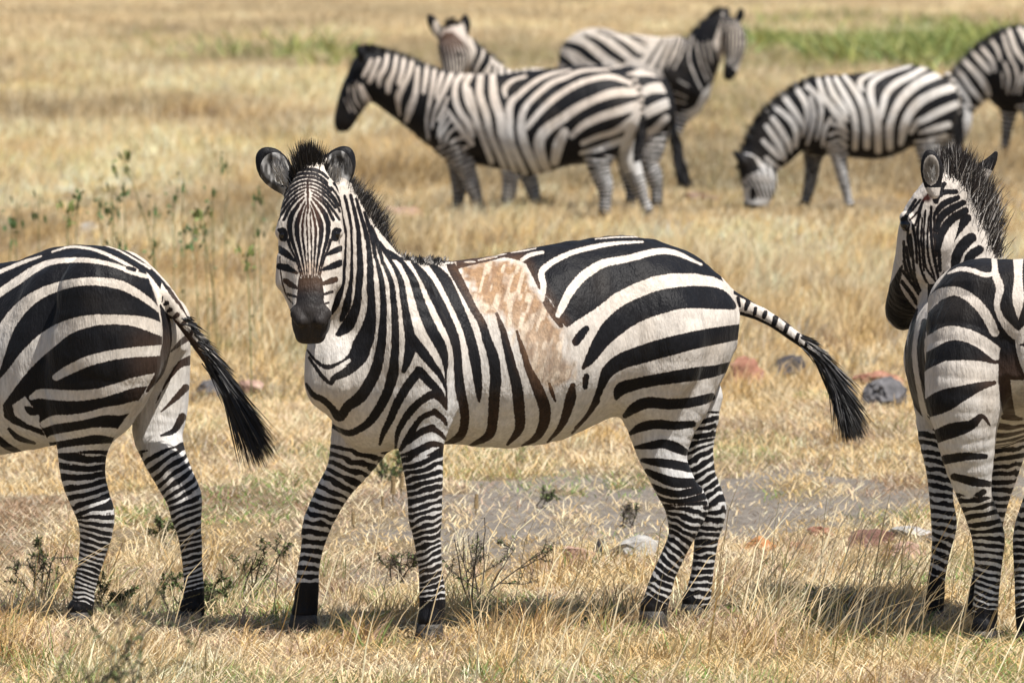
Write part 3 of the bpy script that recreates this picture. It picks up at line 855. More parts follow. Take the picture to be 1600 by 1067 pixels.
    z.hair("ear_hair", [(510, 292, -.36, .35, -1, -.1, 30), (520, 286, -.37, .15, -1, -.2, 40), (528, 284, -.37, 0, -1, -.2, 36)], 130, .003,
           lambda t, a, r: np.tile([.50, .48, .46], (len(t), 1)) * (.45 + .6 * r[:, None]), seed=6, spread=.14, jit=(.006, .5))
    return z
main_zebra()

# ------------------------------------------------------------------ zebra at the left edge, seen from behind its hip
cZ = (0, 370, 3.048)
def left_zebra():
    z = Zebra(24.1, 0.0065)
    z.torso([(-330, 480, 590, .72, .10), (-295, 435, 680, .69, .19), (-230, 413, 715, .63, .25), (-120, 412, 722, .52, .29), (0, 411, 711, .38, .31),
             (60, 394, 700, .31, .31), (120, 382, 690, .24, .30), (180, 385, 660, .17, .27), (225, 402, 620, .12, .24), (262, 440, 580, .10, .18), (286, 486, 548, .10, .09)])
    z.chain([(110, 480, .06, 60, .5), (105, 560, .05, 70, .5), (95, 620, .06, 55, .5)], .11)
    z.chain([(165, 470, -.10, 78, .8), (165, 560, -.12, 84, .75), (150, 620, -.10, 70, .75)], .05)
    ring = dict(lam=25, lam2=12, bf=.64, sock=22, wob=.3)
    z.leg([(160, 560, -.08, 88, .7), (140, 635, -.05, 62, .8), (130, 692, -.03, 42), (129, 740, -.02, 35), (140, 780, -.02, 31), (150, 806, -.02, 30), (149, 838, -.02, 24.5),
           (139, 886, -.02, 18), (131, 922, -.02, 16), (127, 948, -.02, 17)], (122, -.02, 22), 'lega', dict(ring, bf=.63, tilt=.1, **{'from': 708}), .04, back=1)
    z.leg([(262, 500, .22, 36, 1.3), (262, 580, .22, 36, 1.3), (250, 640, .2, 42, 1.1), (247, 684, .17, 37), (266, 732, .12, 32), (286, 774, .08, 27.5), (291, 804, .06, 24), (297, 842, .06, 17.5),
           (300, 888, .06, 15), (303, 928, .06, 16), (300, 950, .06, 17)], (296, .05, 21), 'legb', dict(ring, lam=24, bf=.56, tilt=-.2, sock=40, **{'from': 700}), .04, back=1)
    z.leg([(-235, 600, .52, 70, .7), (-232, 690, .5, 42), (-230, 760, .5, 29), (-230, 800, .5, 26), (-234, 850, .5, 18), (-236, 900, .5, 18)], (-238, .5, 22), 'legc', dict(ring, **{'from': 700}), .04, back=1)
    z.leg([(-270, 600, .8, 66, .7), (-275, 690, .8, 40), (-285, 760, .8, 28), (-290, 800, .8, 25), (-296, 845, .8, 18), (-300, 880, .8, 18)], (-304, .8, 22), 'legd', dict(ring, **{'from': 690}), .04, back=1)
    z.chain([(-270, 500, .66, 95, .7), (-350, 560, .72, 78, .7), (-420, 650, .76, 62, .75), (-455, 720, .78, 50, .8)], .05)
    z.chain([(-450, 715, .78, 46, .8), (-462, 770, .78, 48, .8), (-470, 830, .78, 36, .85), (-474, 880, .78, 28, .9), (-474, 900, .78, 26, .9)], .03, 'head')
    z.chain([(-480, 690, .72, 8), (-505, 660, .72, 16, .6), (-520, 640, .72, 9, .6)], .02)
    z.chain([(234, 450, .04, 20), (262, 464, -.04, 14), (285, 500, -.06, 12.5), (310, 540, -.06, 11), (335, 575, -.05, 9), (352, 600, -.05, 6)], .02, 'tail')
    z.build(sub=1)
    ops = [('P', cZ, [-400,-60,400,-20,560,40,690,150,745,300,772,440,772,560,745,640,700,720,640,810,600,860,560,915,530,990,515,1066,258,1066,230,970,215,945,190,900,185,850,140,790,120,760,60,800,70,850,130,890,200,915,215,950,60,890,20,860,10,780,-30,720,-60,740,-120,700,-200,720,-400,720]),
           ('B', cZ, [430,30,30, 560,66,30, 660,120,30, 720,170,30, 780,240,36, 820,290,20]),
           ('W', cZ, [-200,240,20, 0,166,18, 100,125,17, 195,93,8]), ('W', cZ, [-120,360,40, 0,266,36, 80,212,38, 160,158,34, 240,122,26, 350,111,24, 450,116,22, 560,141,20, 620,165,24, 700,190,18]),
           ('W', cZ, [248,72,8, 330,49,11, 420,55,13, 500,80,15, 590,124,16, 650,162,20]), ('B', cZ, [608,148,18, 640,156,22]),
           ('W', cZ, [480,36,4, 560,62,7, 650,112,8, 715,150,12]),
           ('W', cZ, [-60,640,110, 0,500,80, 30,432,72, 90,350,62, 160,290,52, 240,250,44, 340,221,38, 450,212,38, 560,226,42, 640,262,38, 710,308,30, 755,350,18]),
           ('W', cZ, [-60,800,120, 0,740,90, 60,668,78, 140,570,84, 230,490,88, 320,432,68, 420,402,56, 520,394,46, 620,398,48, 700,415,60, 775,445,60]),
           ('W', cZ, [268,668,34, 330,632,44, 420,592,48, 520,566,46, 620,551,46, 700,545,50, 775,540,50]),
           ('W', cZ, [150,765,24, 190,747,44, 270,753,50, 370,756,50, 470,745,46, 560,720,46, 640,694,48, 735,680,60]),
           ('W', cZ, [208,892,34, 260,871,42, 340,864,34, 420,850,32, 500,830,36, 570,825,48, 650,805,50]),
           ('W', cZ, [240,963,32, 300,951,36, 380,937,34, 460,925,34, 545,932,44]),
           ('W', cZ, [262,1026,26, 340,1012,28, 420,1003,26, 520,1000,34]),
           ('B', cZ, [42,915,16, 90,958,28, 165,982,14]), ('B', cZ, [-20,955,36, 40,1000,34, 95,1022,16]),
           ('B', cZ, [120,812,14, 150,830,40, 178,838,20]),
           ('B', cZ, [905,470,34, 860,505,26, 815,545,8]), ('B', cZ, [905,588,46, 850,615,30, 790,700,12, 742,792,6]), ('B', cZ, [885,718,36, 835,770,26, 768,832,8]),
           ('B', cZ, [868,858,40, 828,922,30, 768,946,12]), ('B', cZ, [870,1000,46, 800,1030,28, 742,1062,14]), ('B', cZ, [890,1095,40, 810,1100,30, 750,1130,20]),
           ('B', cZ, [775,330,30, 795,430,44, 792,520,44, 762,640,40, 700,735,14]),  # cleft below the tail: dark skin and shade, both painted black
           ('B', cZ, [270,1070,30, 420,1060,36, 515,1062,22])]
    f = z.run_ops(ops)
    ahead = z.uv[:, 0] < -15
    x = z.uv[ahead]
    ph = (x[:, 0] + .25 * (x[:, 1] - 560) + (vnoise(z.V[ahead] * 4) - .5) * 30) / 46
    g = (.52 - np.abs(2 * (ph - np.floor(ph)) - 1)) * 23
    k = sstep(-15, -70, x[:, 0])
    f[ahead] = f[ahead] * (1 - k) + g * k
    hm = z.mask('head')
    f[hm & (z.uv[:, 1] > 850)] = 8
    tm = z.mask('tail') & (z.uv[:, 0] > 252)
    cX = (230, 400, 2.964)
    f[tm] = z.run_ops([('B', cX, [40,60,24, 110,170,20, 170,250,14, 240,350,22, 320,450,50, 380,560,90]), ('B', cX, [60,260,24, 120,300,24, 190,370,24, 250,450,34, 320,540,40]),
                       ('B', cX, [35,150,22, 38,185,14]), ('B', cX, [66,192,22, 62,206,20]), ('B', cX, [90,218,22, 80,226,14]), ('B', cX, [108,248,22, 96,256,14]), ('B', cX, [140,272,24, 126,284,18]),
                       ('B', cX, [178,300,22, 160,320,18]), ('B', cX, [214,342,22, 200,365,20]), ('B', cX, [252,390,26, 236,415,24])], sel=tm)
    z.rings(f, 4)
    light, dark = base_coat(z, top=np.array([.63, .565, .49]))
    br = np.maximum(sstep(255, 275, z.uv[:, 0]) * sstep(640, 600, z.uv[:, 1]), sstep(180, 235, z.uv[:, 0]) * sstep(500, 540, z.uv[:, 1]) * sstep(680, 640, z.uv[:, 1]))
    dark = lerp(dark, [.055, .034, .025], br * .8)
    z.finish("zebra", "zebra at the left edge showing its rump, its head outside the picture", f, light, dark)
    z.eye(-482, 760, .70, .02)
    z.hair("tail_tuft", [(285, 496, -.07, .9, .25, 0, 10), (310, 535, -.06, .9, .7, 0, 34), (330, 566, -.06, .7, 1, 0, 90), (345, 588, -.06, .6, 1, 0, 135), (354, 606, -.06, .5, 1, 0, 135)],
           2400, .0045, hair_black(.06), seed=14, bend=.05, spread=.13, jit=(.009, .45))
    z.hair("mane", [(-300, 430, .66, -.3, -1, 0, 30), (-370, 480, .72, -.5, -1, 0, 46), (-440, 580, .76, -.9, -.6, 0, 46), (-490, 680, .78, -1, -.3, 0, 40)],
           900, .006, hair_black(.4), seed=15, bend=0, spread=.2)
    return z
left_zebra()

# ------------------------------------------------------------------ zebra at the right edge, seen from behind
cT = (1370, 220, 3.557); c6 = (1360, 200, 2.542); c7 = (1360, 560, 2.104)
def right_zebra():
    z = Zebra(23.35, 0.0058)
    z.chain([(1590, 492, .08, 86, 1.2), (1588, 540, .12, 100, 1.2)], .05)
    for sx in (1, -1):
        X = (lambda a: a) if sx > 0 else (lambda a: 1180 * 2 + 820 - a)     # mirrored about px 1590
        z.chain([(X(1537), 492, .12, 89, 1.15), (X(1516), 555, .04, 68, 1.2), (X(1508), 620, .0, 58, 1.1)], .04)
    z.chain([(1583, 530, .3, 118, 1), (1556, 556, .6, 131, 1), (1545, 566, .85, 131, 1), (1525, 560, 1.1, 112, 1)], .06, 'trunk')
    ring = dict(lam=21, lam2=13, bf=.6, sock=34, wob=.4)
    z.leg([(1512, 590, .02, 58, 1.2), (1508, 650, -.02, 50, 1.1), (1512, 705, -.02, 41), (1522, 770, .0, 28), (1537, 812, .05, 26.5), (1544, 838, .07, 26), (1545, 870, .07, 22.5), (1543, 910, .06, 19.5),
           (1540, 945, .05, 20), (1538, 975, .04, 20)], (1536, .03, 24), 'lega', dict(ring, tilt=.15, **{'from': 775}), .04)
    z.leg([(1668, 590, .02, 58, 1.2), (1668, 650, -.02, 50, 1.1), (1654, 705, -.02, 41), (1632, 770, .0, 29), (1614, 812, .05, 26.5), (1609, 838, .07, 26), (1606, 870, .07, 22.5), (1605, 910, .06, 19.5),
           (1606, 945, .05, 20), (1608, 975, .04, 20)], (1610, .03, 24), 'legb', dict(ring, tilt=-.15, **{'from': 775}), .04)
    z.leg([(1480, 610, 1.0, 52, 1.2), (1470, 680, .95, 34), (1470, 735, .92, 23), (1471, 780, .9, 19), (1475, 822, .9, 20), (1470, 862, .9, 14.5), (1464, 900, .9, 13.5), (1461, 928, .9, 15), (1460, 945, .9, 15)],
          (1459, .9, 19), 'legc', dict(ring, lam=12, tilt=.2, sock=55, **{'from': 670}), .04)
    z.leg([(1570, 640, .95, 50, 1.2), (1570, 700, 1.0, 32), (1566, 745, 1.02, 22), (1556, 790, 1.02, 18), (1546, 830, 1.02, 18), (1538, 870, 1.0, 14), (1531, 905, .98, 13), (1528, 930, .98, 14)],
          (1526, .96, 18), 'legd', dict(ring, lam=12, tilt=-.2, sock=50, **{'from': 680}), .04)
    z.chain([(1520, 545, 1.1, 100, 1), (1508, 455, 1.12, 66, .95), (1500, 395, 1.1, 54, .9), (1492, 345, 1.08, 45, .85), (1482, 308, 1.05, 36, .85)], .05, 'neck')
    z.chain([(1474, 300, 1.03, 34, .85), (1462, 325, 1.03, 41, .85), (1453, 355, 1.05, 46, .85), (1446, 390, 1.09, 45, .85), (1436, 420, 1.14, 40, .85), (1425, 448, 1.2, 34, .85),
             (1415, 472, 1.26, 28, .9), (1410, 487, 1.3, 26, .9), (1412, 496, 1.3, 20, .9)], .03, 'head')
    z.chain([(1415, 340, .98, 9, .9), (1419, 352, .98, 9, .9)], .02, 'head')
    z.chain([(1460, 385, .97, 18, .7), (1452, 420, 1.02, 16, .7)], .06, 'head')
    z.chain([(1459, 303, .88, 9, 1), (1456, 285, .88, 15, .6), (1455, 265, .88, 18.5, .55), (1452, 248, .88, 12, .55), (1450, 241, .88, 6, .6)], .015, 'ear')
    z.chain([(1459, 288, .845, 9, .8), (1456, 266, .84, 14, .8), (1452, 250, .845, 8, .8)], .006, sub=True)
    z.chain([(1520, 295, 1.1, 10, 1), (1534, 272, 1.1, 13, .6), (1548, 254, 1.1, 9.5, .55), (1556, 240, 1.1, 4.5, .6)], .015, 'ear')
    z.chain([(1592, 470, -.06, 14), (1597, 510, -.10, 13.5), (1600, 545, -.11, 13), (1612, 590, -.10, 12), (1625, 640, -.1, 10), (1632, 690, -.1, 8)], .02, 'tail')
    z.build(sub=1)
    ops = [('P', cT, [255,1330,270,950,300,850,420,690,560,640,640,630,830,640,1100,640,1300,1330,900,1330,660,1330]),
           ('W', cT, [395,738,8, 460,713,22, 530,721,26, 600,746,26, 650,738,22]), ('W', cT, [652,640,30, 656,700,32, 660,745,40, 685,820,44, 668,910,32, 690,985,34, 745,1055,50, 800,1100,50]),
           ('W', cT, [772,640,30, 786,760,44, 772,870,36, 790,960,30, 818,1015,30]),
           ('W', cT, [276,935,40, 300,900,55, 350,855,62, 430,835,48, 500,860,50, 570,920,54, 620,990,54, 655,1065,48]),
           ('W', c6, [215,865,52, 300,818,58, 370,820,52, 440,850,52, 500,895,54]),
           ('Q', c6, [190,990,232,955,300,925,370,922,440,926,490,938,530,935,545,1300,190,1300]),
           ('B', c7, [186,165,60, 240,140,74, 300,115,52, 360,92,30, 408,80,14]), ('B', c7, [212,258,44, 270,236,50, 330,219,34, 366,190,18, 392,218,8]),
           ('B', c7, [245,332,32, 310,322,28, 378,322,18]), ('B', c7, [275,388,24, 340,405,30, 392,412,20]), ('B', c7, [283,455,28, 330,466,30, 372,438,20]), ('B', c7, [302,522,34, 375,510,30, 400,500,20]),
           ('B', c7, [445,-20,40, 440,60,40, 450,150,40, 470,250,36, 470,330,16])]  # last bar: shadow below the tail, painted dark into the coat
    for a in [('B', c7, [630,140,30, 680,120,50, 760,165,60]), ('B', c7, [590,230,14, 650,220,40, 730,255,44]), ('B', c7, [600,322,20, 700,330,30]), ('B', c7, [590,400,20, 690,390,26])]: ops.append(a)
    f = z.run_ops(ops)
    mir = (z.uv[:, 0] > 1592) & (z.uv[:, 1] < 545)
    if mir.any():       # the hidden right haunch repeats the left one
        keep = z.uv.copy(); z.uv = z.uv.copy(); z.uv[mir, 0] = 3182 - z.uv[mir, 0]
        f[mir] = z.run_ops(ops[:6], sel=mir); z.uv = keep
    tr = z.mask('trunk') | z.mask('neck')
    dpt = z.V[:, 1] - z.Y0
    far = tr & (dpt > .18) & (z.uv[:, 1] > 360)
    ph = (dpt[far] * 9 + .9 * np.abs(z.V[far, 2] - .9) ** 1.3 + (vnoise(z.V[far] * 5) - .5) * .9)
    g = (.55 - np.abs(2 * (ph - np.floor(ph)) - 1)) * 11
    k = sstep(.18, .34, dpt[far])
    f[far] = f[far] * (1 - k) + g * k
    flank = [('B', c7, [150,-160,14, 132,-60,16, 128,0,18, 138,90,24, 160,190,22, 212,284,14]), ('B', c7, [178,-120,22, 165,-40,24, 172,40,26, 184,120,22, 200,200,14]), ('B', c7, [116,-60,8, 118,20,8, 126,110,8, 150,200,8, 200,285,8])]
    neck = [('B', cT, [322,330,26.1,372,288,31.9,440,285,29]), ('B', cT, [326,405,29,370,352,37.7,450,318,31.9]), ('B', cT, [332,500,31.9,352,432,43.5,405,385,43.5,480,345,34.8]), ('B', cT, [338,610,34.8,358,520,46.4,412,442,49.3,490,390,43.5]),
            ('B', cT, [352,760,34.8,372,620,52.2,428,515,58,500,432,52.2]), ('B', cT, [432,700,46.4,452,620,60.9,500,560,63.8,526,540,58]), ('B', cT, [500,690,52.2,522,640,55.1,570,605,49.3]),
            ('B', cT, [330,260,23.2,380,215,29,440,200,29]), ('B', cT, [330,200,20.3,380,160,26.1,440,150,29]), ('B', cT, [400,760,43.5,440,740,52.2])]
    nm = (z.mask('neck') | z.mask('trunk')) & (z.uv[:, 1] < 430)
    f[nm] = z.run_ops(neck, sel=nm)
    hm = z.mask('head')
    face = neck[:4] + [('B', cT, [302,370,12, 300,480,15, 310,600,15, 330,700,15, 345,780,10]), ('B', cT, [270,390,10, 262,500,10, 262,600,10, 272,700,11, 335,790,10]), ('B', cT, [240,410,11, 226,500,12, 236,600,12, 248,720,12, 302,832,12]),
            ('B', cT, [200,470,14, 216,560,14, 224,680,12]), ('B', cT, [186,525,14, 200,640,14, 212,760,13, 246,840,12]), ('B', cT, [165,590,14, 182,700,16, 222,820,12, 280,880,10]), ('B', cT, [150,670,14, 186,765,14]),
            ('B', cT, [140,785,18, 190,850,18, 240,930,16, 275,975,12]), ('B', cT, [145,725,16, 200,800,14, 250,880,12]), ('B', cT, [160,420,14, 200,380,12, 240,330,12]), ('B', cT, [185,440,8, 215,410,8, 240,380,8]), ('B', cT, [320,400,12, 318,520,12, 330,640,10]),
            ('B', cT, [152,440,30, 160,480,34]), ('P', cT, [150,680,128,700,40,860,50,980,120,1060,230,1060,275,1000,240,960,190,905,150,850,128,800])]
    face += [('B', cT, [285,300,10, 250,350,14, 232,420,14, 214,470,12]), ('B', cT, [215,330,14, 180,390,16, 158,430,16]), ('B', cT, [290,420,9, 282,540,10, 288,650,11, 320,760,10]), ('B', cT, [252,430,9, 246,540,10, 255,640,10, 262,720,10]),
             ('B', cT, [172,500,12, 176,560,14, 188,640,12]), ('B', cT, [215,760,10, 250,850,12, 300,890,12]), ('B', cT, [330,520,16, 345,620,18, 352,720,16]), ('B', cT, [150,560,12, 152,640,14, 160,720,12]), ('B', cT, [310,290,14, 330,250,16, 350,210,16]), ('B', cT, [330,340,20, 345,290,20, 375,240,20])]
    face = face[:4] + [(a_, b_, [v * (1.35 if k_ % 3 == 2 else 1) for k_, v in enumerate(n_)] if a_ == 'B' else n_) for a_, b_, n_ in face[4:]]
    f[hm] = z.run_ops(face, sel=hm)
    em = z.mask('ear')
    f[em] = 5
    f[em & (z.uv[:, 1] > 293)] = -2
    f[em & (blob(z, 1541, 273, 12, 9) > .5)] = -3
    tm = z.mask('tail')
    ph = z.uv[tm, 1] / 22
    f[tm] = (.5 - np.abs(2 * (ph - np.floor(ph)) - 1)) * 8 - np.abs(z.uv[tm, 0] - 1596 - .3 * (z.uv[tm, 1] - 500)) * .4 + 2
    z.rings(f, 9)
    f[far & (z.uv[:, 0] < 1449)] = z.run_ops(flank, sel=far & (z.uv[:, 0] < 1449))
    light, dark = base_coat(z, top=np.array([.63, .57, .51]))
    dark = lerp(dark, [.06, .036, .026], sstep(1515, 1550, z.uv[:, 0]) * sstep(540, 580, z.uv[:, 1]) * sstep(700, 660, z.uv[:, 1]) * .8)
    ein = blob(z, 1455, 266, 13, 24, .3)
    light = lerp(light, [.10, .085, .07], em * ein)
    f = np.where(em & (ein > .5), -3, f)
    wound = blob(z, 1449, 310, 7, 6, .6) * (hm | em)
    light = lerp(light, [.05, .014, .011], wound); dark = lerp(dark, [.06, .01, .008], wound)
    z.finish("zebra", "zebra at the right edge seen from behind, its head turned to the left", f, light, dark)
    z.eye(1415, 351, .975, .019)
    z.hair("mane", [(1474, 275, 1.03, .05, -1, 0, 40), (1488, 272, 1.03, .1, -1, 0, 46), (1504, 290, 1.04, .15, -1, 0, 50), (1518, 318, 1.06, .3, -1, 0, 56), (1530, 350, 1.08, .35, -1, 0, 54), (1536, 380, 1.08, .4, -1, 0, 46), (1540, 412, 1.09, .4, -1, 0, 34)],
           6500, .0028, lambda t, a, r: hair_black(.40, (.022, .017, .016))(t, a, r), seed=23, bend=.03, spread=.24, jit=(.024, .55))
    z.hair("ear_hair", [(1458, 284, .835, 0, -1, 0, 16), (1456, 270, .835, .1, -1, 0, 18)], 50, .002, lambda t, a, r: np.tile([.42, .40, .37], (len(t), 1)) * (.4 + .6 * r[:, None]), seed=24, spread=.3, jit=(.006, .5))
    z.hair("tail_tuft", [(1612, 600, -.1, .3, 1, 0, 60), (1625, 650, -.1, .2, 1, 0, 110), (1632, 690, -.1, .1, 1, 0, 110)], 1200, .0045, hair_black(.05), seed=25, bend=.05, spread=.12)
    return z
right_zebra()

# ------------------------------------------------------------------ the herd behind
cA1 = (510, 50, 5.336); cA2 = (740, 80, 4.103); cB1 = (640, 10, 8.0); cC1 = (860, 0, 4.447); cD1 = (1130, 90, 4.105); cD2 = (1300, 20, 4.447)
BGRING = dict(lam=9.5, lam2=7.5, bf=.55, sock=9, wob=.25)
def bg_finish(z, name, label, f, top=CREAM, head_dark=None):
    light, dark = base_coat(z, top=top)
    return z.finish(name, label, f, light, dark)
def herd_left():
    z = Zebra(59.0, 0.014)
    def dd(px): return .12 - .26 * (px - 650) / 350
    z.torso([(a, t, b, dd(a), w_) for a, t, b, w_ in [(655, 145, 212, .10), (672, 118, 230, .19), (695, 113, 245, .24), (730, 116, 254, .28), (780, 117, 264, .31), (830, 111, 274, .33),
             (880, 105, 262, .32), (930, 103, 246, .3), (968, 112, 232, .27), (990, 130, 214, .22), (1003, 160, 195, .1)]])
    z.chain([(682, 168, .1, 54, .6), (648, 147, .12, 50, .6), (615, 130, .13, 44, .6), (585, 115, .13, 33, .65), (572, 110, .13, 26, .7)], .05)
    z.chain([(573, 112, .13, 25, .7), (562, 138, .13, 27, .65), (549, 163, .13, 22, .7), (539, 186, .13, 17, .8), (536, 194, .13, 14, .8)], .03, 'head')
    z.chain([(566, 95, .0, 6, .8), (564, 85, -.02, 7.5, .6), (562, 76, -.02, 4, .6)], .015, 'ear')
    z.chain([(700, 190, -.02, 36, .5), (706, 215, -.04, 32, .5)], .05)
    z.chain([(960, 160, -.12, 44, .7), (955, 200, -.15, 40, .7)], .05)
    z.leg([(704, 205, -.05, 34, .6), (718, 240, -.06, 23, .8), (732, 272, -.06, 14), (740, 296, -.06, 12), (747, 318, -.06, 9), (751, 334, -.06, 9)], (752, -.06, 10), 'lega', dict(BGRING, bf=.66, **{'from': 226}))
    z.leg([(712, 215, .25, 30, .6), (716, 250, .25, 19, .8), (717, 278, .25, 14), (717, 300, .25, 11), (716, 320, .25, 8.5), (715, 334, .25, 9)], (714, .25, 10), 'legb', dict(BGRING, bf=.7, **{'from': 226}))
    z.leg([(948, 190, -.2, 42, .55), (940, 228, -.22, 29, .7), (936, 262, -.22, 18), (944, 288, -.22, 14), (946, 308, -.22, 10.5), (944, 330, -.22, 9)], (942, -.22, 10), 'legc', dict(BGRING, lam=10, **{'from': 243}))
    z.leg([(972, 195, .08, 34, .6), (977, 235, .08, 22, .8), (990, 268, .08, 14.5), (998, 290, .08, 12), (1006, 312, .08, 9), (1011, 328, .08, 9)], (1014, .08, 10), 'legd', dict(BGRING, bf=.45, **{'from': 268}))
    z.chain([(986, 118, -.15, 6), (998, 138, -.2, 5), (1003, 165, -.23, 4.5), (1002, 195, -.23, 4)], .02, 'tail')
    z.build(sub=1, smooth=4)
    ops = [('P', cA1, [150,0,1300,100,1400,360,1400,1300,900,1300,400,700,100,700]), ('P', cA2, [-200,60,1200,60,1100,700,-200,1000])]
    W = [(cA1, [375,235,26,340,310,34,300,380,26]), (cA1, [435,230,34,392,340,46,358,415,40]), (cA1, [515,150,26,490,290,42,440,380,52,440,450,26]), (cA1, [590,170,26,562,330,38,520,430,54,515,500,36]),
         (cA1, [655,180,30,632,330,38,600,432,34]), (cA1, [722,220,30,690,350,42,640,450,48,600,540,54,600,620,32,612,695,16]), (cA1, [762,300,30,755,400,40,740,520,48,700,640,62,668,740,40]),
         (cA1, [842,250,30,830,380,38,810,505,30]), (cA1, [905,290,30,890,420,40,870,540,36,850,640,24,835,760,24,850,890,22]), (cA1, [968,350,34,930,470,38,918,560,20]),
         (cA1, [1042,360,44,990,470,46,940,580,32,900,680,26,880,800,20]), (cA1, [1132,355,48,1080,430,46,1075,560,50,1120,680,52,1190,780,60,1218,870,40]), (cA1, [1012,550,22,970,660,28,930,740,24]),
         (cA1, [1010,655,26,1080,760,42,1150,850,52,1215,935,40]), (cA1, [1202,355,54,1160,450,50,1180,580,50,1230,690,50,1280,800,42,1310,930,36]),
         (cA1, [1000,690,20,950,790,26,930,880,20]), (cA1, [1030,740,18,980,820,22,950,900,22,960,1000,26]), (cA1, [1080,800,22,1020,850,20,985,930,22]), (cA1, [1150,880,30,1060,910,26,1020,960,22]), (cA1, [1180,960,26,1090,980,24,1040,1010,18]),
         (cA2, [45,150,40,40,280,46,80,400,46,110,540,44,170,680,40,205,770,34]), (cA2, [-30,250,36,0,360,38,20,460,38,60,560,38,115,710,36]), (cA2, [122,155,40,132,300,55,170,420,56,182,540,50,220,660,44,265,775,38]),
         (cA2, [335,162,16,250,190,24,200,240,34,205,295,16]), (cA2, [620,122,14,500,147,24,400,192,30,300,272,36,235,342,46,230,460,46,242,580,44,290,700,44,335,795,38]),
         (cA2, [870,118,14,700,127,24,600,165,32,500,205,36,400,285,36,325,372,40,305,470,52,320,580,58,360,680,56,405,775,46]), (cA2, [1010,215,20,990,200,24,880,165,34,760,180,34,640,225,38,520,302,40,430,385,38,340,490,36]),
         (cA2, [1040,262,54,900,270,56,780,310,50,660,370,54,560,440,60,460,512,68,420,590,70,440,700,62,475,765,50]), (cA2, [1050,350,60,920,390,56,800,430,52,700,480,46,630,545,36]), (cA2, [582,520,56,545,600,70,520,710,56]),
         (cA2, [1052,410,60,1000,460,56,900,520,40,800,550,36,700,592,34]), (cA2, [1046,420,60,1005,560,90,975,700,92,1010,800,60]), (cA2, [965,568,40,880,600,44,780,632,36,690,655,24]), (cA2, [905,690,22,740,702,24])]
    ops += [('W', c, n) for c, n in W]
    f = z.run_ops(ops)
    hm = z.mask('head') | z.mask('ear')
    f[hm] = z.run_ops([('P', cA1, [100,0,450,0,450,400,480,650,250,900,0,900,0,400]), ('W', cA1, [290,450,30, 330,540,44, 385,610,56]), ('W', cA1, [400,480,24, 430,530,30]), ('W', cA1, [225,430,10, 240,560,12, 290,640,12]), ('W', cA1, [185,440,9, 190,560,9, 250,680,9]),
                       ('W', cA1, [150,560,9, 200,670,9]), ('W', cA1, [255,420,10, 290,540,14, 340,640,10])], sel=hm)
    tm = z.mask('tail'); f[tm] = 3 - 6 * (np.abs(np.sin(z.uv[tm, 1] / 3.2)) > .75)
    z.rings(f, 11)
    bg_finish(z, "zebra", "second-row zebra in profile with head lowered, near the top centre", f, np.array([.63, .545, .47]))
    z.eye(553, 130, .0, .022)
    z.hair("mane", [(562, 84, .13, -.15, -1, 0, 12), (580, 84, .13, -.05, -1, 0, 15), (600, 89, .13, .1, -1, 0, 15), (630, 98, .12, .2, -1, 0, 14), (660, 108, .1, .3, -1, 0, 11), (690, 114, .1, .3, -1, 0, 5)], 900, .012, hair_black(0), ops=ops, into=4, seed=31, bend=0, spread=.14, jit=(.02, .4))
    z.hair("tail_tuft", [(1003, 180, -.23, 0, 1, 0, 30), (1001, 200, -.23, -.05, 1, 0, 60)], 260, .012, hair_black(.1), seed=32, bend=0, spread=.08, jit=(.015, .3))
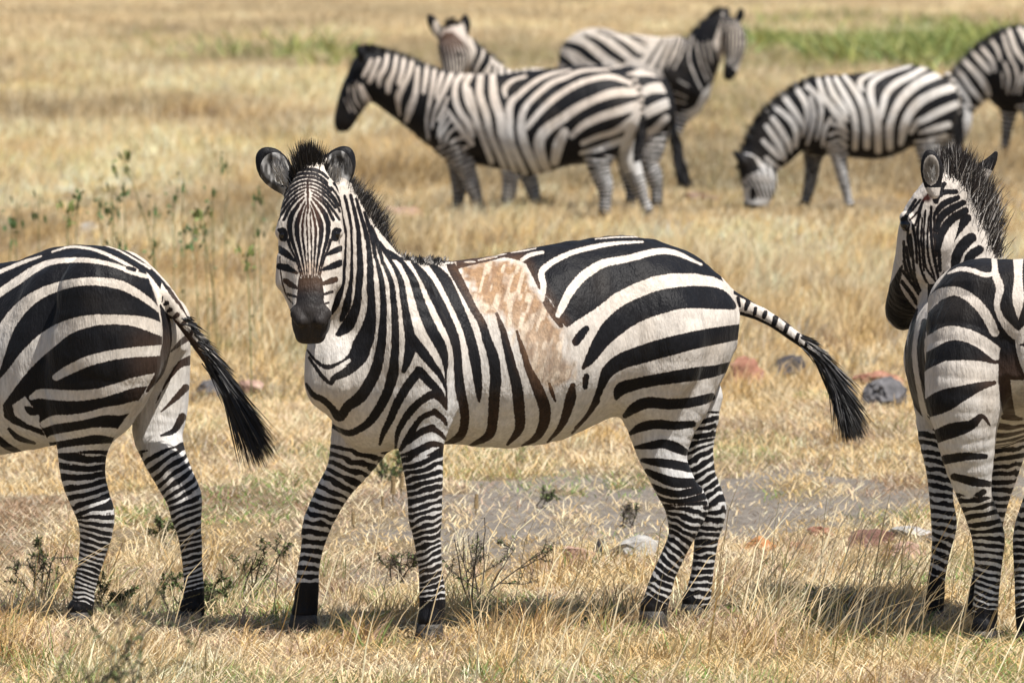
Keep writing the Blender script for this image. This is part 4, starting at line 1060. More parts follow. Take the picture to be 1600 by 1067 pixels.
def herd_hidden():
    z = Zebra(61.6, 0.015)
    def dd(px): return .14 - .26 * (px - 730) / 320
    z.torso([(a, t, b, dd(a), w_) for a, t, b, w_ in [(722, 150, 205, .10), (745, 122, 236, .2), (800, 110, 252, .28), (900, 105, 258, .31), (975, 103, 240, .29), (1015, 114, 222, .25), (1038, 136, 206, .19), (1049, 165, 192, .09)]])
    z.chain([(775, 150, .1, 42, .6), (752, 116, .06, 31, .6), (733, 88, .02, 23, .7), (716, 66, 0, 17, .8)], .05)
    z.chain([(709, 58, -.05, 19, .9), (708, 76, -.09, 24, .9), (708, 98, -.13, 20, .9), (707, 118, -.17, 15, .9), (707, 128, -.19, 13, .9)], .03, 'head')
    z.chain([(692, 58, -.04, 7, .8), (683, 48, -.04, 9.5, .5), (676, 36, -.04, 9, .5), (671, 27, -.04, 5, .6)], .02, 'ear')
    z.chain([(721, 56, -.04, 7, .8), (724, 46, -.04, 9.5, .5), (726, 36, -.04, 9, .5), (727, 27, -.04, 5, .6)], .02, 'ear')
    z.chain([(683, 48, -.11, 6, .8), (675, 36, -.11, 6, .8)], .008, sub=True); z.chain([(724, 46, -.11, 6, .8), (726, 36, -.11, 6, .8)], .008, sub=True)
    z.chain([(1010, 165, -.05, 40, .7), (1005, 200, -.08, 36, .7)], .05)
    z.leg([(792, 220, .0, 32, .6), (798, 252, .0, 20, .8), (798, 278, .0, 13.5), (796, 296, .0, 12), (793, 315, .0, 9), (791, 324, .0, 9)], (790, 0, 10), 'lega', dict(BGRING, bf=.4, **{'from': 226}))
    z.leg([(810, 225, .25, 30, .6), (818, 255, .25, 18, .8), (828, 282, .25, 13), (833, 300, .25, 11), (838, 318, .25, 8.5), (840, 326, .25, 8.5)], (842, .25, 9.5), 'legb', dict(BGRING, bf=.5, **{'from': 226}))
    z.leg([(1012, 195, -.12, 36, .6), (1014, 228, -.14, 25, .8), (1013, 256, -.14, 16), (1022, 276, -.14, 14), (1026, 296, -.14, 10), (1026, 316, -.14, 9)], (1025, -.14, 10), 'legc', dict(BGRING, lam=9, **{'from': 205}))
    z.leg([(990, 200, .2, 34, .6), (986, 235, .2, 22, .8), (980, 262, .2, 14), (984, 282, .2, 12), (986, 302, .2, 9), (985, 316, .2, 8.5)], (984, .2, 9.5), 'legd', dict(BGRING, **{'from': 205}))
    z.chain([(1038, 128, -.14, 6), (1050, 160, -.2, 4.5), (1053, 200, -.22, 4), (1057, 235, -.22, 4), (1062, 262, -.22, 3)], .02, 'tail')
    z.build(sub=1, smooth=4)
    ops = [('P', cA2, [100,0,1300,0,1300,900,100,900]), ('W', cA2, [1015,78,22,930,97,20,880,108,10]), ('W', cA2, [990,172,30,1040,145,42,1110,138,44,1190,158,30]), ('W', cA2, [1070,275,56,1150,238,64,1250,240,64]),
           ('W', cA2, [1090,408,60,1180,362,68,1265,325,60]), ('W', cA2, [1050,548,44,1150,512,50,1235,430,46]), ('W', cA2, [1040,606,24,1190,588,30]),
           ('Q', cB1, [700,300,1700,300,1700,900,700,900])]
    for a in [(760,470,40,700,560,40,780,860), (860,460,60,840,600,60,790,820), (0,0,0,0,0,0,0,0)][:2]: pass
    ops += [('B', cB1, [800,380,60, 870,560,70, 800,740,50, 770,860,30]), ('B', cB1, [980,540,60, 960,680,90, 890,800,70, 860,880,40]), ('B', cB1, [1040,740,40, 1020,880,40]), ('B', cB1, [1110,760,30, 1100,880,30]), ('B', cB1, [1190,780,40, 1200,880,40]), ('B', cB1, [1290,800,34, 1310,880,34]), ('B', cB1, [1380,800,30, 1420,880,30]), ('B', cB1, [1490,790,30, 1540,860,30])]
    f = z.run_ops(ops)
    hm = z.mask('head')
    fo = [('B', cB1, [330,480,50, 340,600,60, 370,760,40]), ('B', cB1, [600,610,30, 650,615,24]), ('B', cB1, [590,700,18, 640,715,16])]
    for k in range(-5, 6):
        fo.append(('B', cB1, [500 + k * 9, 330, 14, 500 + k * 26, 420, 20, 520 + k * 44, 540, 24, 545 + k * 44, 660, 24, 560 + k * 38, 840, 20]))
    f[hm] = z.run_ops(fo, sel=hm)
    em = z.mask('ear'); f[em] = np.where(np.maximum(blob(z, 681, 46, 6, 14), blob(z, 722, 46, 5, 12))[em] > .5, -2, 3)
    tm = z.mask('tail'); f[tm] = 2
    z.rings(f, 17)
    light, dark = base_coat(z, top=np.array([.62, .55, .48]))
    dark = lerp(dark, [.11, .062, .042], hm * sstep(85, 65, z.uv[:, 1]) * .9)
    light = lerp(light, [.34, .25, .21], hm * blob(z, 702, 66, 18, 20, .95) * .9)
    z.finish("zebra", "zebra mostly hidden behind another, only its facing head, rump and tail showing", f, light, dark)
    z.eye(688, 78, -.16, .02); z.eye(721, 87, -.16, .02)
    z.hair("forelock", [(698, 54, -.06, -.1, -1, 0, 24), (706, 52, -.06, 0, -1, 0, 28), (713, 55, -.06, .1, -1, 0, 24)], 200, .012, hair_black(0, (.02, .014, .012)), seed=41, bend=0, spread=.2)
    z.hair("mane", [(728, 68, 0, .4, -1, 0, 12), (742, 80, .02, .5, -1, 0, 13), (758, 94, .04, .5, -1, 0, 13), (778, 104, .06, .4, -1, 0, 9)], 400, .012, hair_black(0), ops=ops, into=4, seed=42, bend=0, spread=.14, jit=(.02, .4))
    z.hair("tail_tuft", [(1054, 205, -.22, .05, 1, 0, 40), (1058, 240, -.22, .2, 1, 0, 50), (1062, 258, -.22, .3, 1, 0, 40)], 420, .012, hair_black(.05), seed=43, bend=0, spread=.1, jit=(.018, .3))
def herd_far():
    z = Zebra(80.0, 0.017)
    def dd(px): return .32 - .62 * (px - 872) / 230
    z.torso([(a, t, b, dd(a), w_) for a, t, b, w_ in [(873, 82, 140, .1), (884, 64, 165, .2), (906, 50, 182, .27), (932, 44, 186, .3), (985, 54, 190, .31), (1030, 58, 196, .3), (1065, 58, 192, .28), (1090, 74, 180, .2), (1106, 105, 155, .1)]])
    z.chain([(1070, 125, -.28, 44, .8), (1096, 88, -.34, 32, .8), (1111, 57, -.37, 24, .8), (1124, 40, -.38, 18, .8)], .05)
    z.chain([(1132, 38, -.38, 16, .9), (1142, 52, -.42, 20, .9), (1147, 72, -.45, 18.5, .9), (1146, 92, -.49, 13.5, .9), (1142, 108, -.53, 11, .9), (1139, 117, -.54, 9.5, .9)], .03, 'head')
    z.chain([(1130, 34, -.36, 5, .8), (1134, 22, -.36, 7, .5), (1137, 14, -.36, 4, .6)], .02, 'ear')
    z.chain([(1150, 36, -.36, 5, .8), (1156, 25, -.36, 7, .5), (1158, 16, -.36, 4, .6)], .02, 'ear')
    z.leg([(1072, 150, -.3, 24, .8), (1064, 178, -.3, 15), (1058, 200, -.3, 11), (1056, 212, -.3, 8)], (1054, -.3, 9), 'lega', dict(BGRING, lam=7.5, bf=.5, **{'from': 172}))
    z.leg([(1060, 155, -.05, 26, .8), (1048, 180, -.05, 16), (1044, 200, -.05, 11), (1043, 212, -.05, 8)], (1042, -.05, 9), 'legb', dict(BGRING, lam=7.5, bf=.6, **{'from': 165}))
    z.leg([(900, 150, .25, 34, .7), (898, 180, .25, 18), (896, 200, .25, 12), (895, 212, .25, 8)], (894, .25, 9), 'legc', dict(BGRING, lam=7.5, **{'from': 165}))
    z.leg([(915, 150, .5, 32, .7), (915, 180, .5, 18), (914, 198, .5, 12), (914, 208, .5, 8)], (913, .5, 9), 'legd', dict(BGRING, lam=7.5, **{'from': 165}))
    z.build(sub=1, smooth=4)
    ops = [('B', cC1, [50,390,50,120,440,46,170,480,40]), ('B', cC1, [100,310,40,200,340,56,280,400,56,345,445,40]), ('B', cC1, [235,248,20,330,300,46,420,370,52,505,425,44]), ('B', cC1, [330,218,12,430,260,24,530,330,38,600,388,38,645,390,16]),
           ('B', cC1, [555,258,16,620,290,22,672,326,12]), ('B', cC1, [320,205,6,430,222,9,560,252,10,690,288,8]), ('B', cC1, [785,275,18,720,370,20,675,445,22]), ('B', cC1, [830,275,14,780,380,20,738,475,24]), ('B', cC1, [875,265,14,830,380,22,785,495,30]),
           ('P', cC1, [890,260,960,230,1060,130,1130,60,1200,100,1130,300,1190,500,1060,640,1010,740,900,800,840,760,830,600,780,520,850,420]),
           ('W', cC1, [905,270,16,880,360,16,830,440,12]), ('W', cC1, [945,260,12,915,370,14,860,480,10]), ('W', cC1, [985,255,14,962,400,14,1000,520,14,1050,625,10]), ('W', cC1, [1012,290,10,1040,440,10,1090,565,9]), ('W', cC1, [1100,290,9,1122,440,9]), ('W', cC1, [1060,300,8,1080,450,8,1120,540,8]),
           ('W', cC1, [860,640,8,950,680,8]), ('W', cC1, [850,700,8,940,720,8]), ('W', cC1, [890,560,8,960,600,8])]
    f = z.run_ops(ops)
    hm = z.mask('head')
    f[hm] = z.run_ops([('P', cC1, [1100,60,1180,120,1160,220,1170,330,1200,420,1230,450,1290,490,1330,560,1200,620,1130,480,1090,300])] + [('B', cC1, [1250 + k * 9, 95, 10, 1246 + k * 23, 220, 14, 1243 + k * 25, 330, 14, 1240 + k * 13, 470, 9]) for k in range(-4, 5)] + [('B', cC1, [1290,385,9,1350,370,9]), ('B', cC1, [1290,345,8,1350,330,8]), ('B', cC1, [1290,425,9,1340,415,9])], sel=hm)
    em = z.mask('ear'); f[em] = 2
    z.rings(f, 21)
    bg_finish(z, "zebra", "farthest zebra, head raised high behind the rumps of the others", f, np.array([.63, .56, .49]))
    z.eye(1131, 56, -.55, .022); z.eye(1158, 60, -.52, .022)
    z.hair("mane", [(1136, 30, -.36, 0, -1, 0, 16), (1124, 24, -.36, -.1, -1, 0, 14), (1108, 36, -.36, -.4, -1, 0, 12), (1092, 52, -.33, -.5, -1, 0, 12), (1078, 62, -.3, -.3, -1, 0, 7)], 500, .014, hair_black(0), ops=ops, into=4, seed=51, bend=0, spread=.14, jit=(.02, .4))
def herd_grazer():
    z = Zebra(61.0, 0.0145)
    z.torso([(a, t, b, 0, w_) for a, t, b, w_ in [(1254, 160, 215, .1), (1266, 134, 238, .19), (1289, 119, 243, .25), (1330, 116, 246, .3), (1370, 112, 249, .33), (1400, 107, 242, .32), (1435, 103, 224, .3), (1466, 116, 206, .26), (1484, 138, 190, .19), (1494, 165, 178, .09)]])
    z.chain([(1282, 180, 0, 54, .6), (1244, 190, 0, 43, .6), (1210, 224, 0, 38, .6), (1186, 252, 0, 30, .7)], .05)
    z.chain([(1178, 258, -.02, 25, .8), (1186, 282, -.03, 28, .8), (1184, 306, -.04, 22, .8), (1178, 326, -.05, 16, .9), (1176, 334, -.05, 13, .9)], .03, 'head')
    z.chain([(1165, 257, -.1, 5, .8), (1156, 247, -.1, 6, .5), (1148, 238, -.1, 3.5, .6)], .015, 'ear')
    z.chain([(1172, 252, .12, 5, .8), (1160, 258, .14, 6, .5), (1151, 262, .16, 3.5, .6)], .015, 'ear')
    z.chain([(1300, 175, -.12, 34, .5), (1300, 205, -.14, 30, .5)], .05)
    z.chain([(1458, 160, -.12, 40, .7), (1452, 190, -.14, 38, .7)], .05)
    z.leg([(1300, 200, -.14, 28, .6), (1308, 228, -.15, 17, .8), (1313, 258, -.15, 11), (1318, 282, -.15, 9.8), (1323, 304, -.15, 7.2), (1327, 320, -.15, 7.5)], (1329, -.15, 9), 'lega', dict(BGRING, lam=7.5, bf=.45, **{'from': 205}))
    z.leg([(1276, 215, .15, 26, .6), (1271, 246, .15, 15, .8), (1268, 272, .15, 11), (1264, 294, .15, 9.5), (1259, 312, .15, 7.5), (1256, 320, .15, 7.5)], (1254, .15, 9), 'legb', dict(BGRING, lam=7.5, bf=.75, **{'from': 232}))
    z.leg([(1455, 180, -.14, 40, .6), (1450, 214, -.15, 24, .8), (1450, 248, -.15, 15), (1458, 272, -.15, 13), (1460, 298, -.15, 9.5), (1459, 320, -.15, 9)], (1458, -.15, 10), 'legc', dict(BGRING, lam=9, **{'from': 218}))
    z.leg([(1470, 180, .15, 36, .6), (1470, 214, .15, 22, .8), (1476, 246, .15, 14), (1484, 270, .15, 12), (1487, 296, .15, 9), (1488, 316, .15, 9)], (1488, .15, 10), 'legd', dict(BGRING, lam=9, **{'from': 205}))
    z.chain([(1480, 118, 0, 6), (1494, 145, .0, 4.5), (1497, 180, .0, 4)], .02, 'tail')
    z.build(sub=1, smooth=4)
    W = [(cD2, [560,368,10,420,385,14,300,420,20,210,460,34,195,505,40,218,545,18]), (cD2, [540,378,12,380,425,28,285,482,42,268,560,50,290,660,44,312,740,58,320,850,55,322,960,46]), (cD2, [655,378,40,560,432,44,450,490,50,380,560,46,350,660,46,340,725,36]),
         (cD2, [760,425,50,640,470,60,540,540,60,470,620,56,420,720,50,400,820,55,402,940,46]), (cD2, [840,520,60,720,560,60,610,620,64,540,700,60,500,800,60,478,910,36]), (cD2, [860,638,50,740,690,55,650,740,50,590,770,44,550,830,34]),
         (cD2, [810,778,44,700,810,45,610,835,22]), (cD2, [790,858,40,680,885,36,595,892,18]), (cD2, [760,940,40,590,948,40]),
         (cD2, [85,440,28,160,540,44,220,660,50,240,780,50,242,930,46]), (cD2, [25,455,28,100,590,45,150,700,45,165,820,42,160,940,38]), (cD2, [-5,540,30,60,640,36,104,715,16]), (cD2, [-5,665,34,60,760,36,105,835,22]),
         (cD1, [612,145,28,650,260,44,720,340,40,795,405,26]), (cD1, [668,135,28,710,240,40,770,320,36,800,365,16]), (cD1, [560,255,26,582,360,36,570,450,34,538,560,16]), (cD1, [540,185,36,612,260,32,630,340,30,620,440,26,598,525,16]),
         (cD1, [478,210,36,530,300,40,540,400,34,508,505,16]), (cD1, [398,262,38,460,350,40,500,410,34,512,445,16]), (cD1, [338,322,34,430,400,40,470,480,40,464,575,26]), (cD1, [318,392,36,380,480,40,420,560,36,432,605,22]),
         (cD1, [278,442,34,340,530,40,380,610,40,392,655,26]), (cD1, [258,535,30,320,600,36,362,645,26]), (cD1, [278,645,26,330,690,30,385,722,18]), (cD1, [690,395,26,650,470,28,638,565,20]), (cD1, [700,425,26,760,450,28,795,480,20]), (cD1, [680,500,20,740,480,24,790,520,24]), (cD1, [680,560,18,740,530,20,790,570,22])]
    ops = [('P', cD2, [-1000,200,1000,200,1000,1500,-1000,1500])] + [('W', c, n) for c, n in W]
    f = z.run_ops(ops)
    hm = z.mask('head')
    fo = [('P', cD1, [80,600,200,640,240,720,150,760,100,800]), ('B', cD1, [110,770,40,110,900,30,150,1000,60]), ('B', cD1, [190,850,40,190,900,40])]
    for k in range(6): fo.append(('B', cD1, [120 + k * 40, 745 - k * 10, 14, 180 + k * 30, 810, 14, 225 + k * 22, 900, 11]))
    fo.append(('P', cD1, [90,1000,140,930,260,950,300,1100,60,1100]))
    f[hm] = z.run_ops(fo, sel=hm)
    f[z.mask('ear')] = 3
    tm = z.mask('tail'); f[tm] = 2 - 5 * (np.abs(np.sin(z.uv[tm, 1] / 3.2)) > .75)
    z.rings(f, 27)
    bg_finish(z, "zebra", "grazing zebra with its muzzle down in the tall dry grass", f, np.array([.65, .61, .565]))
    z.eye(1166, 290, -.2, .02)
    z.hair("mane", [(1166, 244, 0, -.7, -.7, 0, 13), (1178, 214, 0, -.8, -.7, 0, 14), (1196, 184, 0, -.8, -.8, 0, 14), (1220, 160, 0, -.7, -1, 0, 13), (1246, 140, 0, -.5, -1, 0, 11), (1275, 124, 0, -.3, -1, 0, 6)], 800, .012, hair_black(0), ops=ops, into=4, seed=61, bend=0, spread=.14, jit=(.02, .4))
    z.hair("tail_tuft", [(1496, 165, 0, 0, 1, 0, 40), (1497, 182, 0, 0, 1, 0, 60)], 240, .012, hair_black(.05), seed=62, bend=0, spread=.08, jit=(.015, .3))
def herd_edge():
    z = Zebra(75.0, 0.016)
    z.torso([(a, t, b, 0, w_) for a, t, b, w_ in [(1540, 85, 140, .1), (1556, 58, 166, .2), (1580, 44, 172, .25), (1640, 42, 178, .31), (1700, 40, 178, .32), (1750, 40, 164, .29), (1780, 62, 140, .18), (1792, 88, 124, .09)]])
    z.chain([(1582, 105, 0, 50, .6), (1545, 112, 0, 40, .6), (1520, 132, 0, 32, .6), (1503, 158, 0, 25, .7)], .05)
    z.chain([(1498, 162, 0, 21, .8), (1497, 188, 0, 22, .8), (1494, 208, 0, 17, .8), (1490, 226, 0, 12, .9), (1489, 234, 0, 10, .9)], .03, 'head')
    z.chain([(1484, 162, -.1, 4, .8), (1476, 156, -.1, 5, .5), (1470, 150, -.1, 3, .6)], .015, 'ear')
    z.chain([(1486, 158, .1, 4, .8), (1478, 150, .12, 5, .5), (1473, 144, .14, 3, .6)], .015, 'ear')
    z.leg([(1580, 150, .12, 24, .6), (1577, 176, .12, 13, .8), (1574, 200, .12, 9), (1571, 220, .12, 7), (1569, 232, .12, 7)], (1568, .12, 8), 'lega', dict(BGRING, lam=7.5, bf=.7, **{'from': 158}))
    z.leg([(1606, 150, -.12, 26, .6), (1612, 178, -.12, 14, .8), (1616, 202, -.12, 10), (1619, 222, -.12, 7.5), (1620, 236, -.12, 7.5)], (1621, -.12, 8), 'legb', dict(BGRING, lam=7.5, bf=.5, **{'from': 160}))
    z.leg([(1755, 130, -.12, 32, .6), (1750, 165, -.12, 18), (1756, 196, -.12, 11), (1756, 220, -.12, 8), (1755, 236, -.12, 8)], (1754, -.12, 8), 'legc', dict(BGRING, **{'from': 150}))
    z.leg([(1768, 130, .12, 30, .6), (1770, 165, .12, 17), (1778, 196, .12, 11), (1780, 220, .12, 8), (1780, 232, .12, 8)], (1780, .12, 8), 'legd', dict(BGRING, **{'from': 150}))
    z.build(sub=1, smooth=4)
    W = [[915,335,36,1000,420,48,1060,500,50,1088,570,34], [840,395,34,900,430,36,960,520,38,1045,620,34], [850,470,26,920,570,30,955,630,22], [985,285,26,1070,380,42,1095,415,22], [1045,250,26,1110,330,30,1132,405,20],
         [1110,195,22,1150,260,26,1170,330,16], [1190,160,22,1220,260,26,1262,355,20], [1230,120,26,1280,260,34,1340,340,30], [1290,85,28,1340,180,34,1400,330,34], [1200,350,18,1230,450,20,1220,560,14], [1270,360,18,1290,460,20,1260,560,14], [1330,430,22,1300,560,20], [900,640,20,1015,662,20], [1180,420,12,1190,520,12]]
    ops = [('P', cD2, [700,-100,1500,-100,1500,1000,700,1000])] + [('W', cD2, n) for n in W]
    f = z.run_ops(ops)
    rt = z.uv[:, 0] > 1602
    ph = (z.uv[rt, 0] - .25 * z.uv[rt, 1]) / 15
    f[rt] = (.5 - np.abs(2 * (ph - np.floor(ph)) - 1)) * 7.5
    hm = z.mask('head')
    fo = [('B', cD2, [830,640,40,815,760,20,820,880,12])]
    for k in range(8): fo.append(('B', cD2, [850, 690 + k * 26, 7, 890, 720 + k * 26, 7, 940, 715 + k * 26, 6]))
    f[hm] = z.run_ops(fo, sel=hm)
    f[z.mask('ear')] = 3
    z.rings(f, 33)
    bg_finish(z, "zebra", "half-cropped zebra at the upper right edge, its neck bent down to graze", f, np.array([.63, .56, .49]))
    z.eye(1484, 190, -.12, .02)
    z.hair("mane", [(1481, 146, 0, -.8, -.6, 0, 11), (1495, 118, 0, -.7, -.8, 0, 12), (1516, 92, 0, -.7, -1, 0, 12), (1542, 68, 0, -.5, -1, 0, 11), (1570, 50, 0, -.4, -1, 0, 8), (1600, 42, 0, -.2, -1, 0, 4)], 600, .014, hair_black(0), ops=ops, into=4, seed=71, bend=0, spread=.14, jit=(.02, .4))
herd_left(); herd_hidden(); herd_far(); herd_grazer(); herd_edge()

# ------------------------------------------------------------------ ground sheet
def axis_lines(fine_lo, fine_hi, step, lo, hi, grow=1.25):
    a = list(np.arange(fine_lo, fine_hi + step / 2, step))
    s_ = step
    while a[-1] < hi: s_ *= grow; a.append(a[-1] + s_)
    s_ = step
    while a[0] > lo: s_ *= grow; a.insert(0, a[0] - s_)
    return np.array(a)
gx = axis_lines(-4.2, 4.2, .06, -3000, 3000)
gy = axis_lines(20.5, 36, .07, -3000, 4000)
GX, GY = np.meshgrid(gx, gy, indexing='ij')
gxy = np.stack([GX.ravel(), GY.ravel()], 1)
gz = terrain_h(gxy[:, 0], gxy[:, 1])
bare = np.zeros(len(gxy))
nr = (np.abs(gxy[:, 0]) < 7) & (gxy[:, 1] > 19) & (gxy[:, 1] < 45)
bare[nr] = pathmask(gxy[nr, 0], gxy[nr, 1])
gz = gz + nr * (vnoise(np.stack([gxy[:, 0] * 5, gxy[:, 1] * 5, gxy[:, 0] * 0], 1)) - .5) * .03
gz = gz - bare * .015
ii = np.arange(len(gx) * len(gy)).reshape(len(gx), len(gy))
gq = np.stack([ii[:-1, :-1], ii[1:, :-1], ii[1:, 1:], ii[:-1, 1:]], -1).reshape(-1, 4)
def ground_material():
    m, t, bs, L, N = new_mat("dry_ground")
    ba = attr_node(N, "bare")
    tc = N("ShaderNodeTexCoord")
    def noise(sc, det=6, rough=.6, src=None):
        n = N("ShaderNodeTexNoise"); n.inputs["Scale"].default_value = sc; n.inputs["Detail"].default_value = det; n.inputs["Roughness"].default_value = rough
        L(src or tc.outputs["Object"], n.inputs["Vector"]); return n
    def ramp(n, stops):
        r = N("ShaderNodeValToRGB")
        while len(r.color_ramp.elements) < len(stops): r.color_ramp.elements.new(.5)
        for e, (p, c) in zip(r.color_ramp.elements, stops): e.position = p; e.color = (*c, 1)
        L(n.outputs["Fac"], r.inputs[0]); return r
    n1 = noise(38, 8, .75); litter = ramp(n1, [(.3, (.085, .06, .038)), (.45, (.19, .14, .085)), (.56, (.32, .245, .15)), (.7, (.46, .37, .24))])
    n2 = noise(22, 8, .7); soil = ramp(n2, [(.3, (.14, .12, .10)), (.5, (.25, .218, .185)), (.72, (.37, .335, .29))])
    n3 = noise(6, 6, .7)
    ms = N("ShaderNodeMath"); ms.operation = 'MULTIPLY_ADD'; L(n3.outputs["Fac"], ms.inputs[0]); ms.inputs[1].default_value = 1.4; ms.inputs[2].default_value = -.7
    ad = N("ShaderNodeMath"); ad.operation = 'ADD'; L(ms.outputs[0], ad.inputs[0]); L(ba.outputs["Fac"], ad.inputs[1])
    mr = N("ShaderNodeMapRange"); mr.interpolation_type = 'SMOOTHSTEP'; mr.inputs["From Min"].default_value = .3; mr.inputs["From Max"].default_value = .75
    L(ad.outputs[0], mr.inputs["Value"])
    mx = N("ShaderNodeMix"); mx.data_type = 'RGBA'
    L(mr.outputs[0], mx.inputs["Factor"]); L(litter.outputs[0], mx.inputs["A"]); L(soil.outputs[0], mx.inputs["B"])
    L(mx.outputs["Result"], bs.inputs["Base Color"])
    bs.inputs["Roughness"].default_value = .95; bs.inputs["Specular IOR Level"].default_value = .15
    b = N("ShaderNodeBump"); b.inputs["Strength"].default_value = .8; b.inputs["Distance"].default_value = .03
    L(n1.outputs["Fac"], b.inputs["Height"]); L(b.outputs[0], bs.inputs["Normal"])
    return m
go = mesh_obj("ground", np.stack([gxy[:, 0], gxy[:, 1], gz], 1), gq, ground_material(), fattrs=dict(bare=bare))
tag(go, kind="structure")

# ------------------------------------------------------------------ grass
PAL = dict(gold=(.655, .448, .197), straw=(.737, .568, .33), pale=(.795, .668, .452), brown=(.33, .21, .115), grey=(.46, .40, .31), olive=(.37, .315, .145), green=(.15, .24, .055), pink=(.50, .35, .25))
def sample(D0, D1, rho, xpad=2.0, wide=1.75):
    D = np.linspace(D0, D1, 400)
    Wd = 1600 * wide * D / FPX + xpad
    c = np.cumsum(rho(D) * Wd) * (D[1] - D[0])
    n = int(c[-1])
    d = np.interp(rng.random(n) * c[-1], c, D)
    x = (rng.random(n) - .5) * (1600 * wide * d / FPX + xpad)
    k = (np.abs(x) < 800 * d / FPX + .5) | (rng.random(n) < .45)
    return x[k], d[k]
def blades(name, x, y, h, wd, tilt, lean, col, label, cat, curl=.35, mat=None, out=None):
    n = len(x)
    az = rng.random(n) * 2 * np.pi
    dx = np.cos(az) * tilt + lean[0]; dy = np.sin(az) * tilt + lean[1]
    if out is not None: dx = dx + out[0]; dy = dy + out[1]
    d = np.stack([dx, dy, np.ones(n)], 1); d /= np.linalg.norm(d, axis=1)[:, None]
    fa = rng.random(n) * np.pi
    sd_ = np.stack([np.cos(fa), np.sin(fa) * .6, np.zeros(n)], 1)
    r = np.stack([x, y, terrain_h(x, y) - .01], 1)
    hor = np.stack([dx, dy, np.zeros(n)], 1); hor /= np.linalg.norm(hor, axis=1)[:, None] + 1e-6
    cu = (curl * rng.random(n) * h)[:, None]
    hh = h[:, None]; wv = (wd / 2)[:, None]
    m = r + d * hh * .55 + hor * cu * .25
    tp = r + d * hh + hor * cu - np.array([0, 0, 1.0]) * cu * .45
    V = np.stack([r - sd_ * wv, r + sd_ * wv, m - sd_ * wv * .8, m + sd_ * wv * .8, tp], 1).reshape(-1, 3)
    b = np.arange(n)[:, None] * 5
    C = np.repeat(col, 5, 0)
    o = mesh_obj(name, V, b + np.array([0, 1, 3, 2]), mat or M_GRASS, tris=b + np.array([2, 3, 4]), smooth=False, attrs=dict(col=C))
    return tag(o, label, cat, kind="stuff")
def palette(x, y, names, wts, sc=1.4):
    n = len(x)
    base = np.array([PAL[k] for k in names]); wts = np.array(wts, float)
    q = vnoise(np.stack([x * sc, y * sc * .6, x * 0 + 2], 1))
    # neighbouring blades share a tone
    r = np.clip(.55 * rng.random(n) + .9 * (q - .5) + .225, 0, .999)
    c = np.cumsum(wts / wts.sum())
    k = np.searchsorted(c, r)
    return np.clip(base[np.minimum(k, len(names) - 1)] * (.78 + .42 * rng.random(n))[:, None], 0, .85)
def tufts(x, y, n, spread):
    """n blades round every centre, leaning outward"""
    k = rng.poisson(n, len(x))
    i = np.repeat(np.arange(len(x)), k)
    a = rng.random(len(i)) * 2 * np.pi; r = np.sqrt(rng.random(len(i))) * spread[i] if np.ndim(spread) else np.sqrt(rng.random(len(i))) * spread
    ox, oy = np.cos(a) * r, np.sin(a) * r
    return i, x[i] + ox, y[i] + oy, ox, oy
ALL = ['brown', 'grey', 'gold', 'straw', 'pale', 'gold', 'olive']
# 1 matted litter and short turf in front
x, y = sample(20.9, 36, lambda D: np.where(D < 27, 3300, 2300) + 0 * D)
pm = pathmask(x, y)
k = rng.random(len(x)) > pm * .86
x, y, pm = x[k], y[k], pm[k]
cl = vnoise(np.stack([x * 2.6, y * 1.3, x * 0 + 11], 1))
h = (.04 + .08 * rng.random(len(x))) * (.5 + 1.0 * cl) * (1 - .5 * pm)
c = palette(x, y, ['brown', 'grey', 'pink', 'pale', 'straw', 'gold', 'olive'], [1.7, 1.0, 1.4, 2.2, 2.6, 2.0, .3], 2.4)
gr = (vnoise(np.stack([x * 1.9, y * .9, x * 0 + 21], 1)) > .70 - .10 * sstep(23.2, 22.4, y)) & (rng.random(len(x)) < .30)
c[gr] = np.array(PAL['green']) * (.7 + .8 * rng.random(gr.sum()))[:, None]
blades("short_grass", x, y, h, .003 + .0035 * rng.random(len(x)), 1.1, (.08, 0), c, "short matted dry grass trampled around the front zebras", "grass", .9)
def trodden(x, y):
    m = np.ones(len(x))
    for px, Y in ((664, 23.64), (474, 23.92), (1020, 24.06), (1084, 24.34), (122, 24.08), (296, 24.15), (1536, 23.38), (1459, 24.25)):
        hx = P(px, 0, Y)[0]
        m = np.minimum(m, np.where((np.abs(x - hx) < .15) & (y < Y + .1) & (y > Y - .75), .25, 1))
    return m
# 2 tussocks of taller straw in front
x, y = sample(20.9, 27.5, lambda D: 26 * sstep(28, 23.6, D) + 3)
k = rng.random(len(x)) > pathmask(x, y) * .9
x, y = x[k], y[k]
sz = (.35 + .9 * vnoise(np.stack([x * 1.5, y * 1.1, x * 0 + 31], 1))) * (.7 + .5 * rng.random(len(x)))
i, bx, by, ox, oy = tufts(x, y, 34, .035 + .05 * sz)
h = (.07 + .12 * rng.random(len(i))) * sz[i] * (.3 + .7 * trodden(bx, by)) * (1 - .10 * np.exp(-((by - 23.8) / .6) ** 2)) + .02
c = palette(x, y, ['brown', 'pink', 'gold', 'straw', 'pale', 'olive'], [1.0, 1.4, 2, 2.6, 2.6, .5], 3)[i] * (.75 + .45 * rng.random(len(i)))[:, None]
gi = rng.random(len(x)) < .10 + .16 * sstep(23.4, 22.2, y)
gb = gi[i] & (rng.random(len(i)) < .7)
c[gb] = np.array([.20, .26, .075]) * (.7 + .7 * rng.random(gb.sum()))[:, None]
blades("tussock_grass", bx, by, h, .003 + .0026 * rng.random(len(i)), .35, (.10, 0), np.clip(c, 0, .82), "scruffy straw tussocks around the hooves of the front zebras", "grass", .7, out=(ox * 5, oy * 5))
